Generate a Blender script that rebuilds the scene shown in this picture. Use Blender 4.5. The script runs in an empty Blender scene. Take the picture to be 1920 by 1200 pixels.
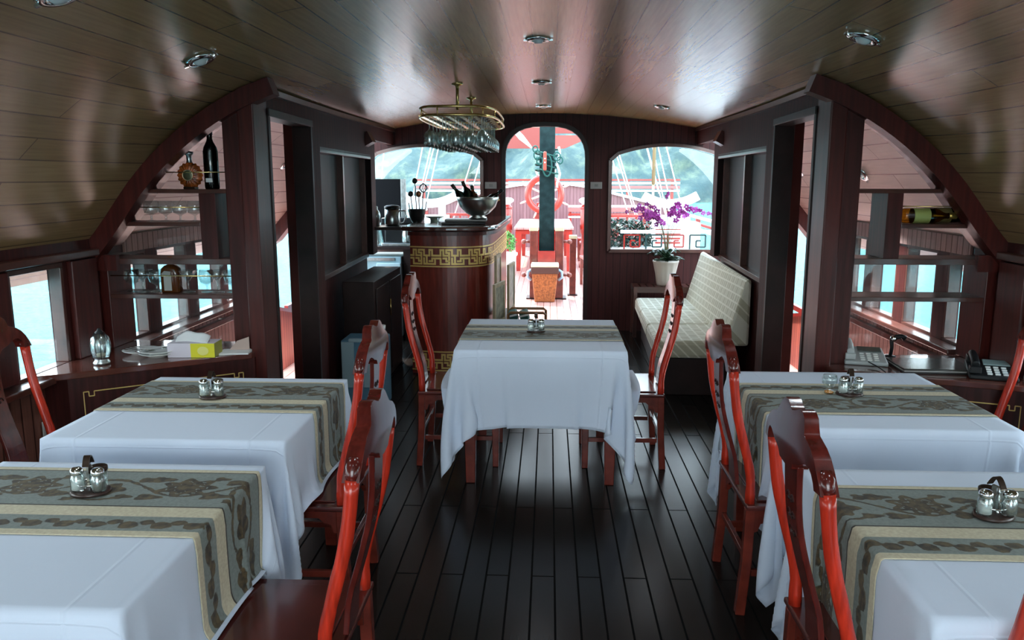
import bpy, bmesh, math, random
import numpy as np
from mathutils import Vector, Matrix
random.seed(7); np.random.seed(7)
S = bpy.context.scene
COL = S.collection
PI = math.pi

# ------------------------------------------------------------------ camera
cam_d = bpy.data.cameras.new('camera'); cam = bpy.data.objects.new('camera', cam_d); COL.objects.link(cam)
cam.location = (0.06, 0, 1.63)
cam.rotation_euler = (math.radians(90-10.02), 0, math.radians(2.63))
cam_d.sensor_width = 36; cam_d.lens = 36*1500/1920; cam_d.clip_end = 2000; cam_d.clip_start = .05
S.camera = cam
# ------------------------------------------------------------------ world, sun, exposure
W = bpy.data.worlds.new('sky'); S.world = W; W.use_nodes = True
nt = W.node_tree; bg = nt.nodes['Background']
tc = nt.nodes.new('ShaderNodeTexCoord'); sx = nt.nodes.new('ShaderNodeSeparateXYZ')
cr = nt.nodes.new('ShaderNodeValToRGB')
nt.links.new(tc.outputs['Generated'], sx.inputs[0]); nt.links.new(sx.outputs['Z'], cr.inputs[0])
cr.color_ramp.elements[0].color = (.92, 1.0, 1.0, 1); cr.color_ramp.elements[1].color = (.50, .74, 1.0, 1)
cr.color_ramp.elements[1].position = .8
nt.links.new(cr.outputs[0], bg.inputs[0]); bg.inputs[1].default_value = 4.2
sun_d = bpy.data.lights.new('sun', 'SUN'); sun = bpy.data.objects.new('sun', sun_d); COL.objects.link(sun)
sun_d.energy = 5.0; sun_d.angle = math.radians(3); sun_d.color = (1, .95, .86)
sun.rotation_euler = (math.radians(-32), math.radians(-14), 0)
S.view_settings.view_transform = 'Standard'; S.view_settings.look = 'None'
S.view_settings.exposure = 1.0; S.view_settings.gamma = 1; S.view_settings.use_curve_mapping = False

# ------------------------------------------------------------------ materials
MATS = {}
def mat(name, col=(.5,.5,.5), rough=.5, metal=0, spec=.5, coat=0, noise=0, nscale=20, stretch=(1,1,1), bump=0, col2=None, emis=None):
    if name in MATS: return MATS[name]
    m = bpy.data.materials.new(name); m.use_nodes = True; n = m.node_tree.nodes; l = m.node_tree.links
    b = n['Principled BSDF']; b.inputs['Base Color'].default_value = (*col, 1)
    b.inputs['Roughness'].default_value = rough; b.inputs['Metallic'].default_value = metal
    b.inputs['Specular IOR Level'].default_value = spec; b.inputs['Coat Weight'].default_value = coat
    b.inputs['Coat Roughness'].default_value = .12
    if noise or bump or col2:
        t = n.new('ShaderNodeTexCoord'); mp = n.new('ShaderNodeMapping'); mp.inputs['Scale'].default_value = stretch
        nz = n.new('ShaderNodeTexNoise'); nz.inputs['Scale'].default_value = nscale; nz.inputs['Detail'].default_value = 5
        l.new(t.outputs['Object'], mp.inputs[0]); l.new(mp.outputs[0], nz.inputs[0])
        if noise or col2:
            r = n.new('ShaderNodeValToRGB'); r.color_ramp.elements[0].position = .35; r.color_ramp.elements[1].position = .68
            c2 = col2 or tuple(c*(1+noise) for c in col); c1 = col if col2 else tuple(c*(1-noise) for c in col)
            r.color_ramp.elements[0].color = (*c1, 1); r.color_ramp.elements[1].color = (*c2, 1)
            l.new(nz.outputs[0], r.inputs[0]); l.new(r.outputs[0], b.inputs['Base Color'])
        if bump:
            bp = n.new('ShaderNodeBump'); bp.inputs['Strength'].default_value = bump; bp.inputs['Distance'].default_value = .01
            l.new(nz.outputs[0], bp.inputs['Height']); l.new(bp.outputs[0], b.inputs['Normal'])
    if emis: b.inputs['Emission Color'].default_value = (*emis[:3], 1); b.inputs['Emission Strength'].default_value = emis[3]
    MATS[name] = m; return m

def planks(name, c1, c2, mortar, row, width, rough, axes, coat=0, msize=.004, use_uv=False, spec=.5, bumpd=.002, vari=.5, seam_rough=False):
    """axes = which texture coordinate runs along / across the boards"""
    if name in MATS: return MATS[name]
    m = bpy.data.materials.new(name); m.use_nodes = True; n = m.node_tree.nodes; l = m.node_tree.links
    b = n['Principled BSDF']; t = n.new('ShaderNodeTexCoord'); s = n.new('ShaderNodeSeparateXYZ'); c = n.new('ShaderNodeCombineXYZ')
    l.new(t.outputs['UV' if use_uv else 'Object'], s.inputs[0])
    l.new(s.outputs[axes[0]], c.inputs[0]); l.new(s.outputs[axes[1]], c.inputs[1])
    br = n.new('ShaderNodeTexBrick'); br.inputs['Scale'].default_value = 1; br.inputs['Brick Width'].default_value = width
    br.inputs['Row Height'].default_value = row; br.inputs['Mortar Size'].default_value = msize; br.inputs['Mortar Smooth'].default_value = .1
    br.inputs['Color1'].default_value = (*c1, 1); br.inputs['Color2'].default_value = (*c2, 1); br.inputs['Mortar'].default_value = (*mortar, 1)
    br.offset = .37; br.offset_frequency = 2
    l.new(c.outputs[0], br.inputs['Vector'])
    mp = n.new('ShaderNodeMapping'); mp.inputs['Scale'].default_value = (3, 60, 1); l.new(c.outputs[0], mp.inputs[0])
    nz = n.new('ShaderNodeTexNoise'); nz.inputs['Scale'].default_value = 1.2; nz.inputs['Detail'].default_value = 6; l.new(mp.outputs[0], nz.inputs[0])
    mx = n.new('ShaderNodeMix'); mx.data_type = 'RGBA'; mx.blend_type = 'MULTIPLY'; mx.inputs[0].default_value = vari
    rr = n.new('ShaderNodeValToRGB'); rr.color_ramp.elements[0].position = .3; rr.color_ramp.elements[0].color = (.35, .33, .3, 1); rr.color_ramp.elements[1].position = .65
    l.new(nz.outputs[0], rr.inputs[0]); l.new(br.outputs['Color'], mx.inputs[6]); l.new(rr.outputs[0], mx.inputs[7])
    l.new(mx.outputs[2], b.inputs['Base Color'])
    b.inputs['Roughness'].default_value = rough; b.inputs['Coat Weight'].default_value = coat; b.inputs['Coat Roughness'].default_value = .15
    b.inputs['Specular IOR Level'].default_value = spec
    bp = n.new('ShaderNodeBump'); bp.inputs['Strength'].default_value = .6; bp.inputs['Distance'].default_value = bumpd; bp.invert = True
    l.new(br.outputs['Fac'], bp.inputs['Height']); l.new(bp.outputs[0], b.inputs['Normal'])
    if seam_rough:
        mr = n.new('ShaderNodeMapRange'); mr.inputs[3].default_value = rough; mr.inputs[4].default_value = .9; l.new(br.outputs['Fac'], mr.inputs[0]); l.new(mr.outputs[0], b.inputs['Roughness'])
    MATS[name] = m; return m

def glassy(name, tint=(1,1,1), ior=1.45, rough=0.0, body=0.0):
    """thin clear glass: a Fresnel mix of see-through and mirror; lets daylight pass"""
    if name in MATS: return MATS[name]
    m = bpy.data.materials.new(name); m.use_nodes = True; n = m.node_tree.nodes; l = m.node_tree.links
    n.remove(n['Principled BSDF']); o = n['Material Output']
    tr = n.new('ShaderNodeBsdfTransparent'); tr.inputs[0].default_value = (*tint, 1)
    gl = n.new('ShaderNodeBsdfGlossy'); gl.inputs['Roughness'].default_value = rough
    lw = n.new('ShaderNodeLayerWeight'); lw.inputs[0].default_value = .5
    pw = n.new('ShaderNodeMath'); pw.operation = 'POWER'; pw.inputs[1].default_value = 5; l.new(lw.outputs['Facing'], pw.inputs[0])
    fr = n.new('ShaderNodeMath'); fr.operation = 'MULTIPLY_ADD'; f0 = ((ior-1)/(ior+1))**2; fr.inputs[1].default_value = 1-f0; fr.inputs[2].default_value = f0; l.new(pw.outputs[0], fr.inputs[0])
    mx = n.new('ShaderNodeMixShader'); l.new(fr.outputs[0], mx.inputs[0]); l.new(tr.outputs[0], mx.inputs[1]); l.new(gl.outputs[0], mx.inputs[2])
    out = mx
    if body:
        gs = n.new('ShaderNodeBsdfGlossy'); gs.inputs['Roughness'].default_value = .2; gs.inputs[0].default_value = (.85, .95, .93, 1)
        m2 = n.new('ShaderNodeMixShader'); m2.inputs[0].default_value = body
        l.new(mx.outputs[0], m2.inputs[1]); l.new(gs.outputs[0], m2.inputs[2]); out = m2
    l.new(out.outputs[0], o.inputs[0]); MATS[name] = m; return m

M_dark  = mat('rosewood_panel', (.055,.011,.009), .42, coat=.0, spec=.3, noise=.35, nscale=6, stretch=(8,8,.6))
M_post  = mat('rosewood_post', (.075,.012,.009), .38, coat=.06, spec=.35, noise=.3, nscale=5, stretch=(9,9,.5))
M_blk   = mat('blackened_wood', (.020,.009,.008), .45, spec=.3, noise=.3, nscale=8)
M_trim  = mat('brown_trim', (.085,.028,.02), .28, coat=.3, noise=.25, nscale=9)
M_crest = mat('chair_dark_lacquer', (.11,.014,.010), .2, coat=.35, noise=.3, nscale=14, stretch=(3,3,1))
M_red   = mat('chair_red_lacquer', (.55,.034,.014), .26, coat=.25, noise=.28, nscale=10, stretch=(6,6,.5))
M_seat  = mat('chair_seat_lacquer', (.085,.015,.011), .2, coat=.5, noise=.25, nscale=8)
M_tleg  = mat('table_leg_wood', (.16,.025,.015), .25, coat=.3, noise=.3, nscale=12)
M_brass = mat('brass', (.76,.56,.22), .25, metal=1)
M_inlay = mat('brass_inlay', (.85,.60,.20), .4, metal=.25)
M_steel = mat('polished_steel', (.72,.76,.76), .12, metal=1)
M_steel2= mat('brushed_steel', (.45,.50,.50), .3, metal=1, noise=.2, nscale=30)
M_black = mat('black_plastic', (.010,.011,.012), .42, spec=.25)
M_dkmet = mat('dark_lid', (.05,.03,.02), .3, metal=.6)
M_matte = mat('matte_black', (.008,.008,.009), .7, spec=.06)
M_white = mat('white_paint', (.85,.88,.88), .45)
M_ceram = mat('white_ceramic', (.78,.80,.78), .25, coat=.3)
M_cloth = None
M_fridge= mat('grey_blue_enamel', (.28,.42,.46), .3)
M_fridge2=mat('pale_blue_enamel', (.45,.62,.66), .3)
M_crate = mat('blue_crate', (.10,.24,.34), .4)
M_crate2= mat('pale_blue_plastic', (.35,.50,.55), .4)
M_hullp = planks('hull_wainscot', (.30,.12,.085), (.24,.09,.065), (.05,.015,.01), .07, 30, .35, ('Z','Y'), coat=.2, msize=.004)
M_bulk  = planks('bulkhead_boards', (.060,.015,.014), (.047,.012,.011), (.012,.004,.004), .075, 30, .5, ('Z','X'), coat=0, spec=.2, msize=.003)
M_sidew = planks('side_wall_boards', (.082,.016,.012), (.066,.012,.010), (.012,.004,.004), .075, 30, .6, ('Z','Y'), coat=0, spec=.15, msize=.003)
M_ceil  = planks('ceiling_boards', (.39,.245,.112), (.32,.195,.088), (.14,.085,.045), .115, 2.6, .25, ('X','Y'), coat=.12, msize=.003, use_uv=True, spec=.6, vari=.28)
M_ceil2 = planks('passage_ceiling_boards', (.80,.64,.56), (.70,.54,.47), (.25,.12,.09), .115, 1.7, .35, ('X','Y'), coat=.2, msize=.004, use_uv=True, vari=.2)  # paler copy of the ceiling boards; the passage's daylight is in the colour
M_floor = planks('floor_boards', (.016,.011,.009), (.010,.008,.0065), (.001,.001,.001), .095, 1.9, .24, ('Y','X'), coat=0, msize=.0042, spec=.12, bumpd=.004, seam_rough=True)
M_deck  = planks('deck_boards', (.62,.33,.27), (.50,.24,.19), (.2,.06,.04), .085, 2.2, .38, ('Y','X'), coat=.15, msize=.004)
M_dred  = mat('deck_red_varnish', (.33,.022,.014), .28, coat=.4, noise=.2, nscale=9)
M_dwall = planks('bulwark_boards', (.24,.125,.135), (.20,.10,.11), (.10,.03,.03), .08, 30, .4, ('Z','X'), msize=.005)
M_dwall2= planks('side_bulwark_boards', (.58,.13,.08), (.50,.10,.06), (.2,.03,.02), .06, 30, .4, ('Z','Y'), msize=.004)
G_pane  = glassy('window_glass', (.97,.99,.99), 1.45)
G_glass = glassy('clear_glassware', (.95,.98,.98), 1.5, .02, body=.16)
G_green = glassy('green_bottle_glass', (.06,.16,.07), 1.5, .03, body=.03)
G_dgreen= glassy('dark_green_glass', (.02,.05,.03), 1.5, .03, body=.03)
G_amber = glassy('amber_glass', (.40,.13,.03), 1.5, .03, body=.03)
G_brown = glassy('brown_glass', (.12,.04,.012), 1.5, .03, body=.03)
G_gold  = glassy('golden_wine_glass', (.62,.42,.10), 1.5, .03, body=.03)
G_juice = mat('amber_drink', (.75,.30,.04), .2)

# ------------------------------------------------------------------ mesh builder
class MB:
    def __init__(s): s.v = []; s.f = []; s.sm = []
    def add(s, vs, fs, smooth=False):
        o = len(s.v); s.v += [tuple(v) for v in vs]
        s.f += [tuple(i+o for i in f) for f in fs]; s.sm += [smooth]*len(fs); return s
    def box(s, x0, x1, y0, y1, z0, z1, M=None):
        vs = [Vector(p) for p in ((x0,y0,z0),(x1,y0,z0),(x1,y1,z0),(x0,y1,z0),(x0,y0,z1),(x1,y0,z1),(x1,y1,z1),(x0,y1,z1))]
        if M: vs = [M @ v for v in vs]
        return s.add(vs, [(3,2,1,0),(4,5,6,7),(0,1,5,4),(1,2,6,5),(2,3,7,6),(3,0,4,7)])
    def frustum(s, c, w0, d0, w1, d1, z0, z1):
        x, y = c
        vs = [(x-w0/2,y-d0/2,z0),(x+w0/2,y-d0/2,z0),(x+w0/2,y+d0/2,z0),(x-w0/2,y+d0/2,z0),(x-w1/2,y-d1/2,z1),(x+w1/2,y-d1/2,z1),(x+w1/2,y+d1/2,z1),(x-w1/2,y+d1/2,z1)]
        return s.add(vs, [(3,2,1,0),(4,5,6,7),(0,1,5,4),(1,2,6,5),(2,3,7,6),(3,0,4,7)])
    def tube(s, pts, r, seg=10, caps=True, closed=False, flat=1.0):
        pts = [Vector(p) for p in pts]; n = len(pts); rs = r if isinstance(r, (list, tuple)) else [r]*n
        rings = []; prev = None
        for i, p in enumerate(pts):
            if closed: d = pts[(i+1) % n]-pts[i-1]
            else: d = pts[min(i+1, n-1)]-pts[max(i-1, 0)]
            d.normalize()
            a = prev if prev else (Vector((0,0,1)) if abs(d.z) < .9 else Vector((0,1,0)))
            u = (a-d*a.dot(d)).normalized(); w = d.cross(u); prev = u
            rings.append([p+(u*math.cos(2*PI*k/seg)+w*math.sin(2*PI*k/seg)*flat)*rs[i] for k in range(seg)])
        vs = [q for rg in rings for q in rg]; fs = []
        m = n if closed else n-1
        for i in range(m):
            j = (i+1) % n
            for k in range(seg): fs.append((i*seg+k, i*seg+(k+1) % seg, j*seg+(k+1) % seg, j*seg+k))
        if caps and not closed: fs.append(tuple(range(seg))[::-1]); fs.append(tuple((n-1)*seg+k for k in range(seg)))
        return s.add(vs, fs, True)
    def lathe(s, prof, c=(0,0,0), seg=24, M=None, squash=1):
        vs = []; fs = []; n = len(prof)
        for r, z in prof:
            for k in range(seg):
                a = 2*PI*k/seg; v = Vector((r*math.cos(a), r*math.sin(a)*squash, z))
                if M: v = M @ v
                vs.append(v+Vector(c))
        for i in range(n-1):
            for k in range(seg): fs.append((i*seg+k, i*seg+(k+1) % seg, (i+1)*seg+(k+1) % seg, (i+1)*seg+k))
        return s.add(vs, fs, True)
    def prism(s, poly, f0, f1):
        """poly: list of 2D points, f0/f1 map a 2D point to 3D on each face"""
        n = len(poly); vs = [f0(p) for p in poly]+[f1(p) for p in poly]
        return s.add(vs, [tuple(range(n))[::-1], tuple(range(n, 2*n))]+[(i, (i+1) % n, n+(i+1) % n, n+i) for i in range(n)])
    def grid(s, fn, nu, nv, smooth=True):
        vs = [fn(i/nu, j/nv) for i in range(nu+1) for j in range(nv+1)]
        return s.add(vs, [(i*(nv+1)+j, (i+1)*(nv+1)+j, (i+1)*(nv+1)+j+1, i*(nv+1)+j+1) for i in range(nu) for j in range(nv)], smooth)
    def sweep(s, pts, w, h, up=(0,0,1)):
        """rectangular bar along a path; w sideways, h along up"""
        pts = [Vector(p) for p in pts]; up = Vector(up); vs = []; n = len(pts)
        for i, p in enumerate(pts):
            d = (pts[min(i+1,n-1)]-pts[max(i-1,0)]).normalized(); sd = d.cross(up).normalized(); u = sd.cross(d)
            for a, b in ((-1,-1),(1,-1),(1,1),(-1,1)): vs.append(p+sd*a*w/2+u*b*h/2)
        fs = [(0,1,2,3)[::-1], tuple(4*(n-1)+k for k in range(4))]
        for i in range(n-1):
            for k in range(4): fs.append((4*i+k, 4*i+(k+1) % 4, 4*i+4+(k+1) % 4, 4*i+4+k))
        return s.add(vs, fs)
    def ball(s, c, r, seg=10, sc=(1,1,1)):
        prof = [(max(1e-4, r*math.sin(PI*i/8)), -r*math.cos(PI*i/8)) for i in range(9)]
        vs = []; o = []
        M = Matrix.Diagonal((*sc, 1)); return s.lathe(prof, c, seg, M)
    def build(s, name, m, parent=None, bevel=0, kind=None, loc=None, solid=0):
        me = bpy.data.meshes.new(name); me.from_pydata(s.v, [], s.f); me.update()
        bm = bmesh.new(); bm.from_mesh(me); bmesh.ops.recalc_face_normals(bm, faces=bm.faces); bm.to_mesh(me); bm.free()
        me.polygons.foreach_set('use_smooth', s.sm)
        me.materials.append(m); o = bpy.data.objects.new(name, me); COL.objects.link(o)
        if parent: o.parent = parent
        if loc: o.location = loc
        if solid:
            q = o.modifiers.new('solid', 'SOLIDIFY'); q.thickness = solid; q.offset = 0
        if bevel:
            q = o.modifiers.new('bevel', 'BEVEL'); q.width = bevel; q.segments = 2; q.limit_method = 'ANGLE'
        if kind: o['kind'] = kind
        return o
def tag(o, label, cat, group=None, kind=None):
    if label: o['label'] = label
    if cat: o['category'] = cat
    if group: o['group'] = group
    if kind: o['kind'] = kind
    return o
def thing(name, loc, label, cat, group=None, rz=0):
    o = bpy.data.objects.new(name, None); COL.objects.link(o); o.location = loc; o.rotation_euler = (0,0,rz)
    o.empty_display_size = .05
    return tag(o, label, cat, group)
def dup(root, loc, rz=0, label=None, group=None, rot=None):
    r = root.copy(); COL.objects.link(r); r.location = loc; r.rotation_euler = rot or (0,0,rz)
    if label: r['label'] = label
    if group: r['group'] = group
    def rec(src, dst):
        for ch in src.children:
            c = ch.copy(); COL.objects.link(c); c.parent = dst; rec(ch, c)
    rec(root, r); return r
def struct(mb, name, m, **k): return mb.build(name, m, kind='structure', **k)
def interp(x, xs, ys): return float(np.interp(x, xs, ys))
def spl(x, xs, ys):
    """smooth (Catmull-Rom) interpolation"""
    xs = list(xs); ys = list(ys)
    if x <= xs[0]: return ys[0]
    if x >= xs[-1]: return ys[-1]
    i = max(j for j in range(len(xs)-1) if xs[j] <= x); t = (x-xs[i])/(xs[i+1]-xs[i])
    def sl(j):
        if j == 0 or j == len(xs)-1: k = min(max(j,1),len(xs)-1); return (ys[k]-ys[k-1])/(xs[k]-xs[k-1])
        return (ys[j+1]-ys[j-1])/(xs[j+1]-xs[j-1])
    h = xs[i+1]-xs[i]; m0 = sl(i)*h; m1 = sl(i+1)*h
    return (2*t**3-3*t*t+1)*ys[i]+(t**3-2*t*t+t)*m0+(-2*t**3+3*t*t)*ys[i+1]+(t**3-t*t)*m1
# ================================================================== THE CABIN
XH = 2.25                                  # hull side, inner face
AX = [0, .5, 1.0, 1.4, 1.6, 1.8, 2.0, 2.2, 2.33, 2.45]
AZ = [2.31, 2.285, 2.205, 2.075, 1.975, 1.835, 1.645, 1.39, 1.24, 1.10]
def arch(x): return spl(abs(x), AX, AZ)
def xw(y): return 1.385+.045*(y-3.95)       # inner side walls, half width
def ceil_z(x, y):
    t = min(max((y-3.3)/5.3, 0), 1); t = t*t*(3-2*t)*.6+t*.4 if y > 3.3 else 0; far = 2.30-.061*x*x
    return arch(x)*(1-t)+far*t if abs(x) < 1.9 else arch(x)
YB = 8.6                                   # forward bulkhead

# floor and ceiling
struct(MB().box(-XH, XH, -2.6, 4.2, -.05, 0).box(-1.8, 1.8, 4.2, YB+.1, -.05, 0), 'floor', M_floor)
def ceiling_strip(name, x0, x1, y0, y1, nx, ny, fz, thick=.03, m=None):
    vs = []; uv = []; fs = []
    for i in range(nx+1):
        for j in range(ny+1):
            y = y0+(y1-y0)*j/ny
            a = x0(y) if callable(x0) else x0; b = x1(y) if callable(x1) else x1
            x = a+(b-a)*i/nx; vs.append((x, y, fz(x, y)))
            # arc length from the middle
            q = 0; px = 0; pz = fz(0, y)
            for k in range(1, 13):
                xx = x*k/12; zz = fz(xx, y); q += math.hypot(xx-px, zz-pz); px, pz = xx, zz
            uv.append((y+10, math.copysign(q, x)+10.03))
    for i in range(nx):
        for j in range(ny): fs.append((i*(ny+1)+j, (i+1)*(ny+1)+j, (i+1)*(ny+1)+j+1, i*(ny+1)+j+1))
    me = bpy.data.meshes.new(name); me.from_pydata(vs, [], fs); me.update()
    ul = me.uv_layers.new(name='UVMap')
    for lp in me.loops: ul.data[lp.index].uv = uv[lp.vertex_index]
    me.polygons.foreach_set('use_smooth', [True]*len(fs)); me.materials.append(m or M_ceil)
    o = bpy.data.objects.new(name, me); COL.objects.link(o); o['kind'] = 'structure'
    q = o.modifiers.new('solid', 'SOLIDIFY'); q.thickness = thick; q.offset = 1; q.use_rim = False
    # the boards are seen from below: give the thickness upwards
    n = me.polygons[len(fs)//2].normal
    q.offset = 1 if n.z > 0 else -1
    return o
ceiling_strip('ceiling', -2.42, 2.42, -2.6, 4.0, 60, 32, ceil_z)
ceiling_strip('ceiling', lambda y: -xw(y)-.10, lambda y: xw(y)+.10, 4.0, YB+1.0, 40, 12, ceil_z)
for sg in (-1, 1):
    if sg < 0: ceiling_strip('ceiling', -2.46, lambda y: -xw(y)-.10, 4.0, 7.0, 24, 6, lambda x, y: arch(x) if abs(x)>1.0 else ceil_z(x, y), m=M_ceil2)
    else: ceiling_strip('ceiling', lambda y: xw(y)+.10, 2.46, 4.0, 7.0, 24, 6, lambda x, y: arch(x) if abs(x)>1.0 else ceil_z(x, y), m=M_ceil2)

# arched ribs
def rib(y0, y1, x0, x1, depth, m, name, sgn, n=18):
    mb = MB(); vs = []; fs = []
    for i in range(n+1):
        x = x0+(x1-x0)*i/n; e = .01; dz = (arch(x+e)-arch(x-e))/(2*e); L = math.hypot(1, dz); nx, nz = dz/L, -1/L  # inward (down) normal
        z = arch(x)
        a = (sgn*x, z-.001); b = (sgn*(x+nx*depth), z+nz*depth)
        vs += [(a[0], y0, a[1]), (b[0], y0, b[1]), (b[0], y1, b[1]), (a[0], y1, a[1])]
    for i in range(n):
        for k in range(4): fs.append((4*i+k, 4*i+(k+1) % 4, 4*i+4+(k+1) % 4, 4*i+4+k))
    fs += [(0,1,2,3), tuple(4*n+k for k in range(4))]
    mb.add(vs, fs); return struct(mb, name, m)
tn = 1
for sg in (-1, 1):
    rib(3.93, 4.02, 1.30, 2.40, .085, M_post, 'trim_%d' % tn, sg); tn += 1
    rib(4.02, 4.24, 1.40, 2.40, .035, M_trim, 'trim_%d' % tn, sg); tn += 1
    rib(6.95, 7.1, 1.5, 2.46, .10, M_post, 'trim_%d' % tn, sg); tn += 1

# hull sides with windows
def hull(sg, side):
    X0, X1 = sg*XH, sg*(XH+.08)
    a, b = min(X0, X1), max(X0, X1)
    low = MB().box(a, b, -2.6, 6.0, 0, .72)
    struct(low, 'wall_'+side, M_hullp)
    struct(MB().box(min(X0, X0-sg*.004), max(X0, X0-sg*.004), 4.24, 6.0, 0, .71), 'wall_'+side, M_hullp2)
    up = MB().box(a, b, -2.6, 4.3, 1.24, 1.40).box(a, b, 4.3, 6.0, 1.24, 1.40)
    wins = [(-2.3, -1.6), (-1.4, -.7), (-.45, .25), (.5, 1.2), (1.45, 2.15), (2.4, 3.0), (3.29, 3.69), (4.08, 4.48), (4.60, 5.00), (5.12, 5.52), (5.62, 5.94)]
    y = -2.6
    for (p, q) in wins:
        up.box(a, b, y, p, .72, 1.24); y = q
    up.box(a, b, y, 6.0, .72, 1.24)
    struct(up, 'wall_'+side, M_dark)
    struct(MB().box(min(X0, X0-sg*.012), max(X0, X0-sg*.012), 4.24, 6.0, 1.235, 1.33), 'wall_'+side, M_hullp2)
    # pilasters on the piers beside the glass
    pl = MB()
    for (p, q) in ((3.72, 3.93), (3.0+.04, 3.26)):
        pl.box(min(X0, X0-sg*.03), max(X0, X0-sg*.03), p, q, .76, 1.24)
    struct(pl, 'trim_%d' % (20+(sg > 0)), M_post, bevel=.004)
    # ledge below the windows, rail above
    led = MB().box(min(X0, X0-sg*.09), max(X0, X0-sg*.09), -2.6, 3.42, .715, .745)
    led.box(min(X0, X0-sg*.09), max(X0, X0-sg*.09), 4.22, 6.0, .715, .745)
    led.box(min(X0, X0-sg*.035), max(X0, X0-sg*.035), 4.25, 6.0, .62, .66)
    led.box(min(X0, X0-sg*.05), max(X0, X0-sg*.05), -2.6, 3.93, 1.25, 1.285)
    struct(led, 'trim_%d' % (22+(sg > 0)), M_trim, bevel=.005)
    for i, (p, q) in enumerate(wins):
        fr = MB(); c = sg*(XH+.03)
        for (y0, y1, z0, z1) in ((p, q, .735, .76), (p, q, 1.215, 1.24), (p, p+.022, .76, 1.215), (q-.022, q, .76, 1.215)):
            fr.box(c-.03, c+.03, y0, y1, z0, z1)
        w = struct(fr, 'window_%d' % (i+1+12*(sg > 0)), M_trim, bevel=.003)
        MB().box(c-.003, c+.003, p+.02, q-.02, .757, 1.218).build('window_pane', G_pane, w)
M_hullp2 = planks('passage_wainscot', (.62,.36,.31), (.52,.29,.25), (.2,.08,.06), .06, 30, .4, ('Z','Y'), msize=.005)  # lighter copy of the hull wainscot; passage brightness put into its colour
hull(-1, 'left'); hull(1, 'right')

# aft end: unseen dark frame round the wide open stern doors, added to cut daylight
aft = MB()
for sg in (-1, 1): aft.box(min(sg*1.3, sg*2.32), max(sg*1.3, sg*2.32), -2.68, -2.6, 0, 1.75)
struct(aft, 'wall_back', M_dark)
# aft deck outside the stern doors
struct(MB().box(-2.6, 2.6, -5.5, -2.6, -.05, 0), 'floor_aft_deck', M_deck)

# ------------------------------------------------ inner side walls beside the passages
def inner_wall(sg, side):
    def P(y, off=0): return sg*(xw(y)+off)
    def seg(mb, y0, y1, z0, z1, o0=0, o1=.07, zt=None):
        """wall piece between two stations; zt=True follows the ceiling"""
        vs = []
        for (y, o) in ((y0, o0), (y0, o1), (y1, o1), (y1, o0)): vs.append((P(y, o), y, z0))
        for (y, o) in ((y0, o0), (y0, o1), (y1, o1), (y1, o0)): vs.append((P(y, o), y, ceil_z(P(y, 0), y)+.03 if zt else z1))
        mb.add(vs, [(3,2,1,0),(4,5,6,7),(0,1,5,4),(1,2,6,5),(2,3,7,6),(3,0,4,7)])
    # corner post beside the shelves
    p = MB()
    a, b = sorted((sg*1.385, sg*1.465)); p.box(a, b, 3.95, 4.15, 0, arch(1.42)+.03)
    struct(p, 'trim_%d' % (30+(sg > 0)), M_post, bevel=.006)
    p = MB(); a, b = sorted((sg*1.466, sg*1.555)); p.box(a, b, 3.975, 4.15, 0, arch(1.5)+.03)
    struct(p, 'trim_%d' % (32+(sg > 0)), M_dark, bevel=.006)
    # door way and header
    w = MB()
    seg(w, 4.15, 5.06, 1.975, 0, zt=True)          # above the doorway
    seg(w, 5.06, 5.30, 0, 0, 0, .17, zt=True)      # pier
    seg(w, 5.30, 7.20, 0, .95, .10, .16)                     # below the windows
    seg(w, 5.30, 7.20, 1.82, 0, zt=True)
    seg(w, 7.20, 7.42, .95, 0, zt=True); seg(w, 7.20, 7.42, 0, .95, .10, .16)
    seg(w, 7.42, YB, 1.98, 0, zt=True)             # beam over the forward gap
    struct(w, 'wall_'+side, M_sidew)
    # door frame
    f = MB()
    seg(f, 4.15, 4.185, 0, 1.975, -.015, .09); seg(f, 5.025, 5.06, 0, 1.975, -.015, .105); seg(f, 4.15, 5.06, 1.945, 1.985, -.02, .09)
    d = struct(f, 'door_%d' % (2+(sg > 0)), M_blk, bevel=.003)
    # pair of windows with dark blinds behind a frame
    wf = MB()
    for (y0, y1) in ((5.30, 5.33), (6.24, 6.28), (7.17, 7.20)): seg(wf, y0, y1, .95, 1.82, .05, .12)
    seg(wf, 5.30, 7.20, .93, .965, .04, .12); seg(wf, 5.30, 7.20, 1.80, 1.84, .0, .12)
    wd = struct(wf, 'window_%d' % (25+(sg > 0)), M_trim, bevel=.003)
    bl = MB(); seg(bl, 5.62, 6.24, .965, 1.80, .10, .115); bl.build('blind', M_blk, wd)
    bl = MB(); seg(bl, 6.28, 7.17, .965, 1.80, .10, .115); bl.build('blind', M_blk, wd)
    pn = MB(); seg(pn, 5.33, 5.62, .965, 1.80, .104, .108); pn.build('window_pane', G_pane, wd)
    # cove moulding below the ceiling
    mo = MB(); mo.sweep([(P(y, -.012), y, ceil_z(P(y), y)-.018) for y in np.linspace(3.97, YB-.02, 12)], .03, .03)
    struct(mo, 'trim_%d' % (34+(sg > 0)), M_trim)
    # skirting
    sk = MB(); seg(sk, 5.30, 7.20, 0, .10, .085, .10); struct(sk, 'baseboard_'+side, M_blk)
inner_wall(-1, 'left'); inner_wall(1, 'right')

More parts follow.
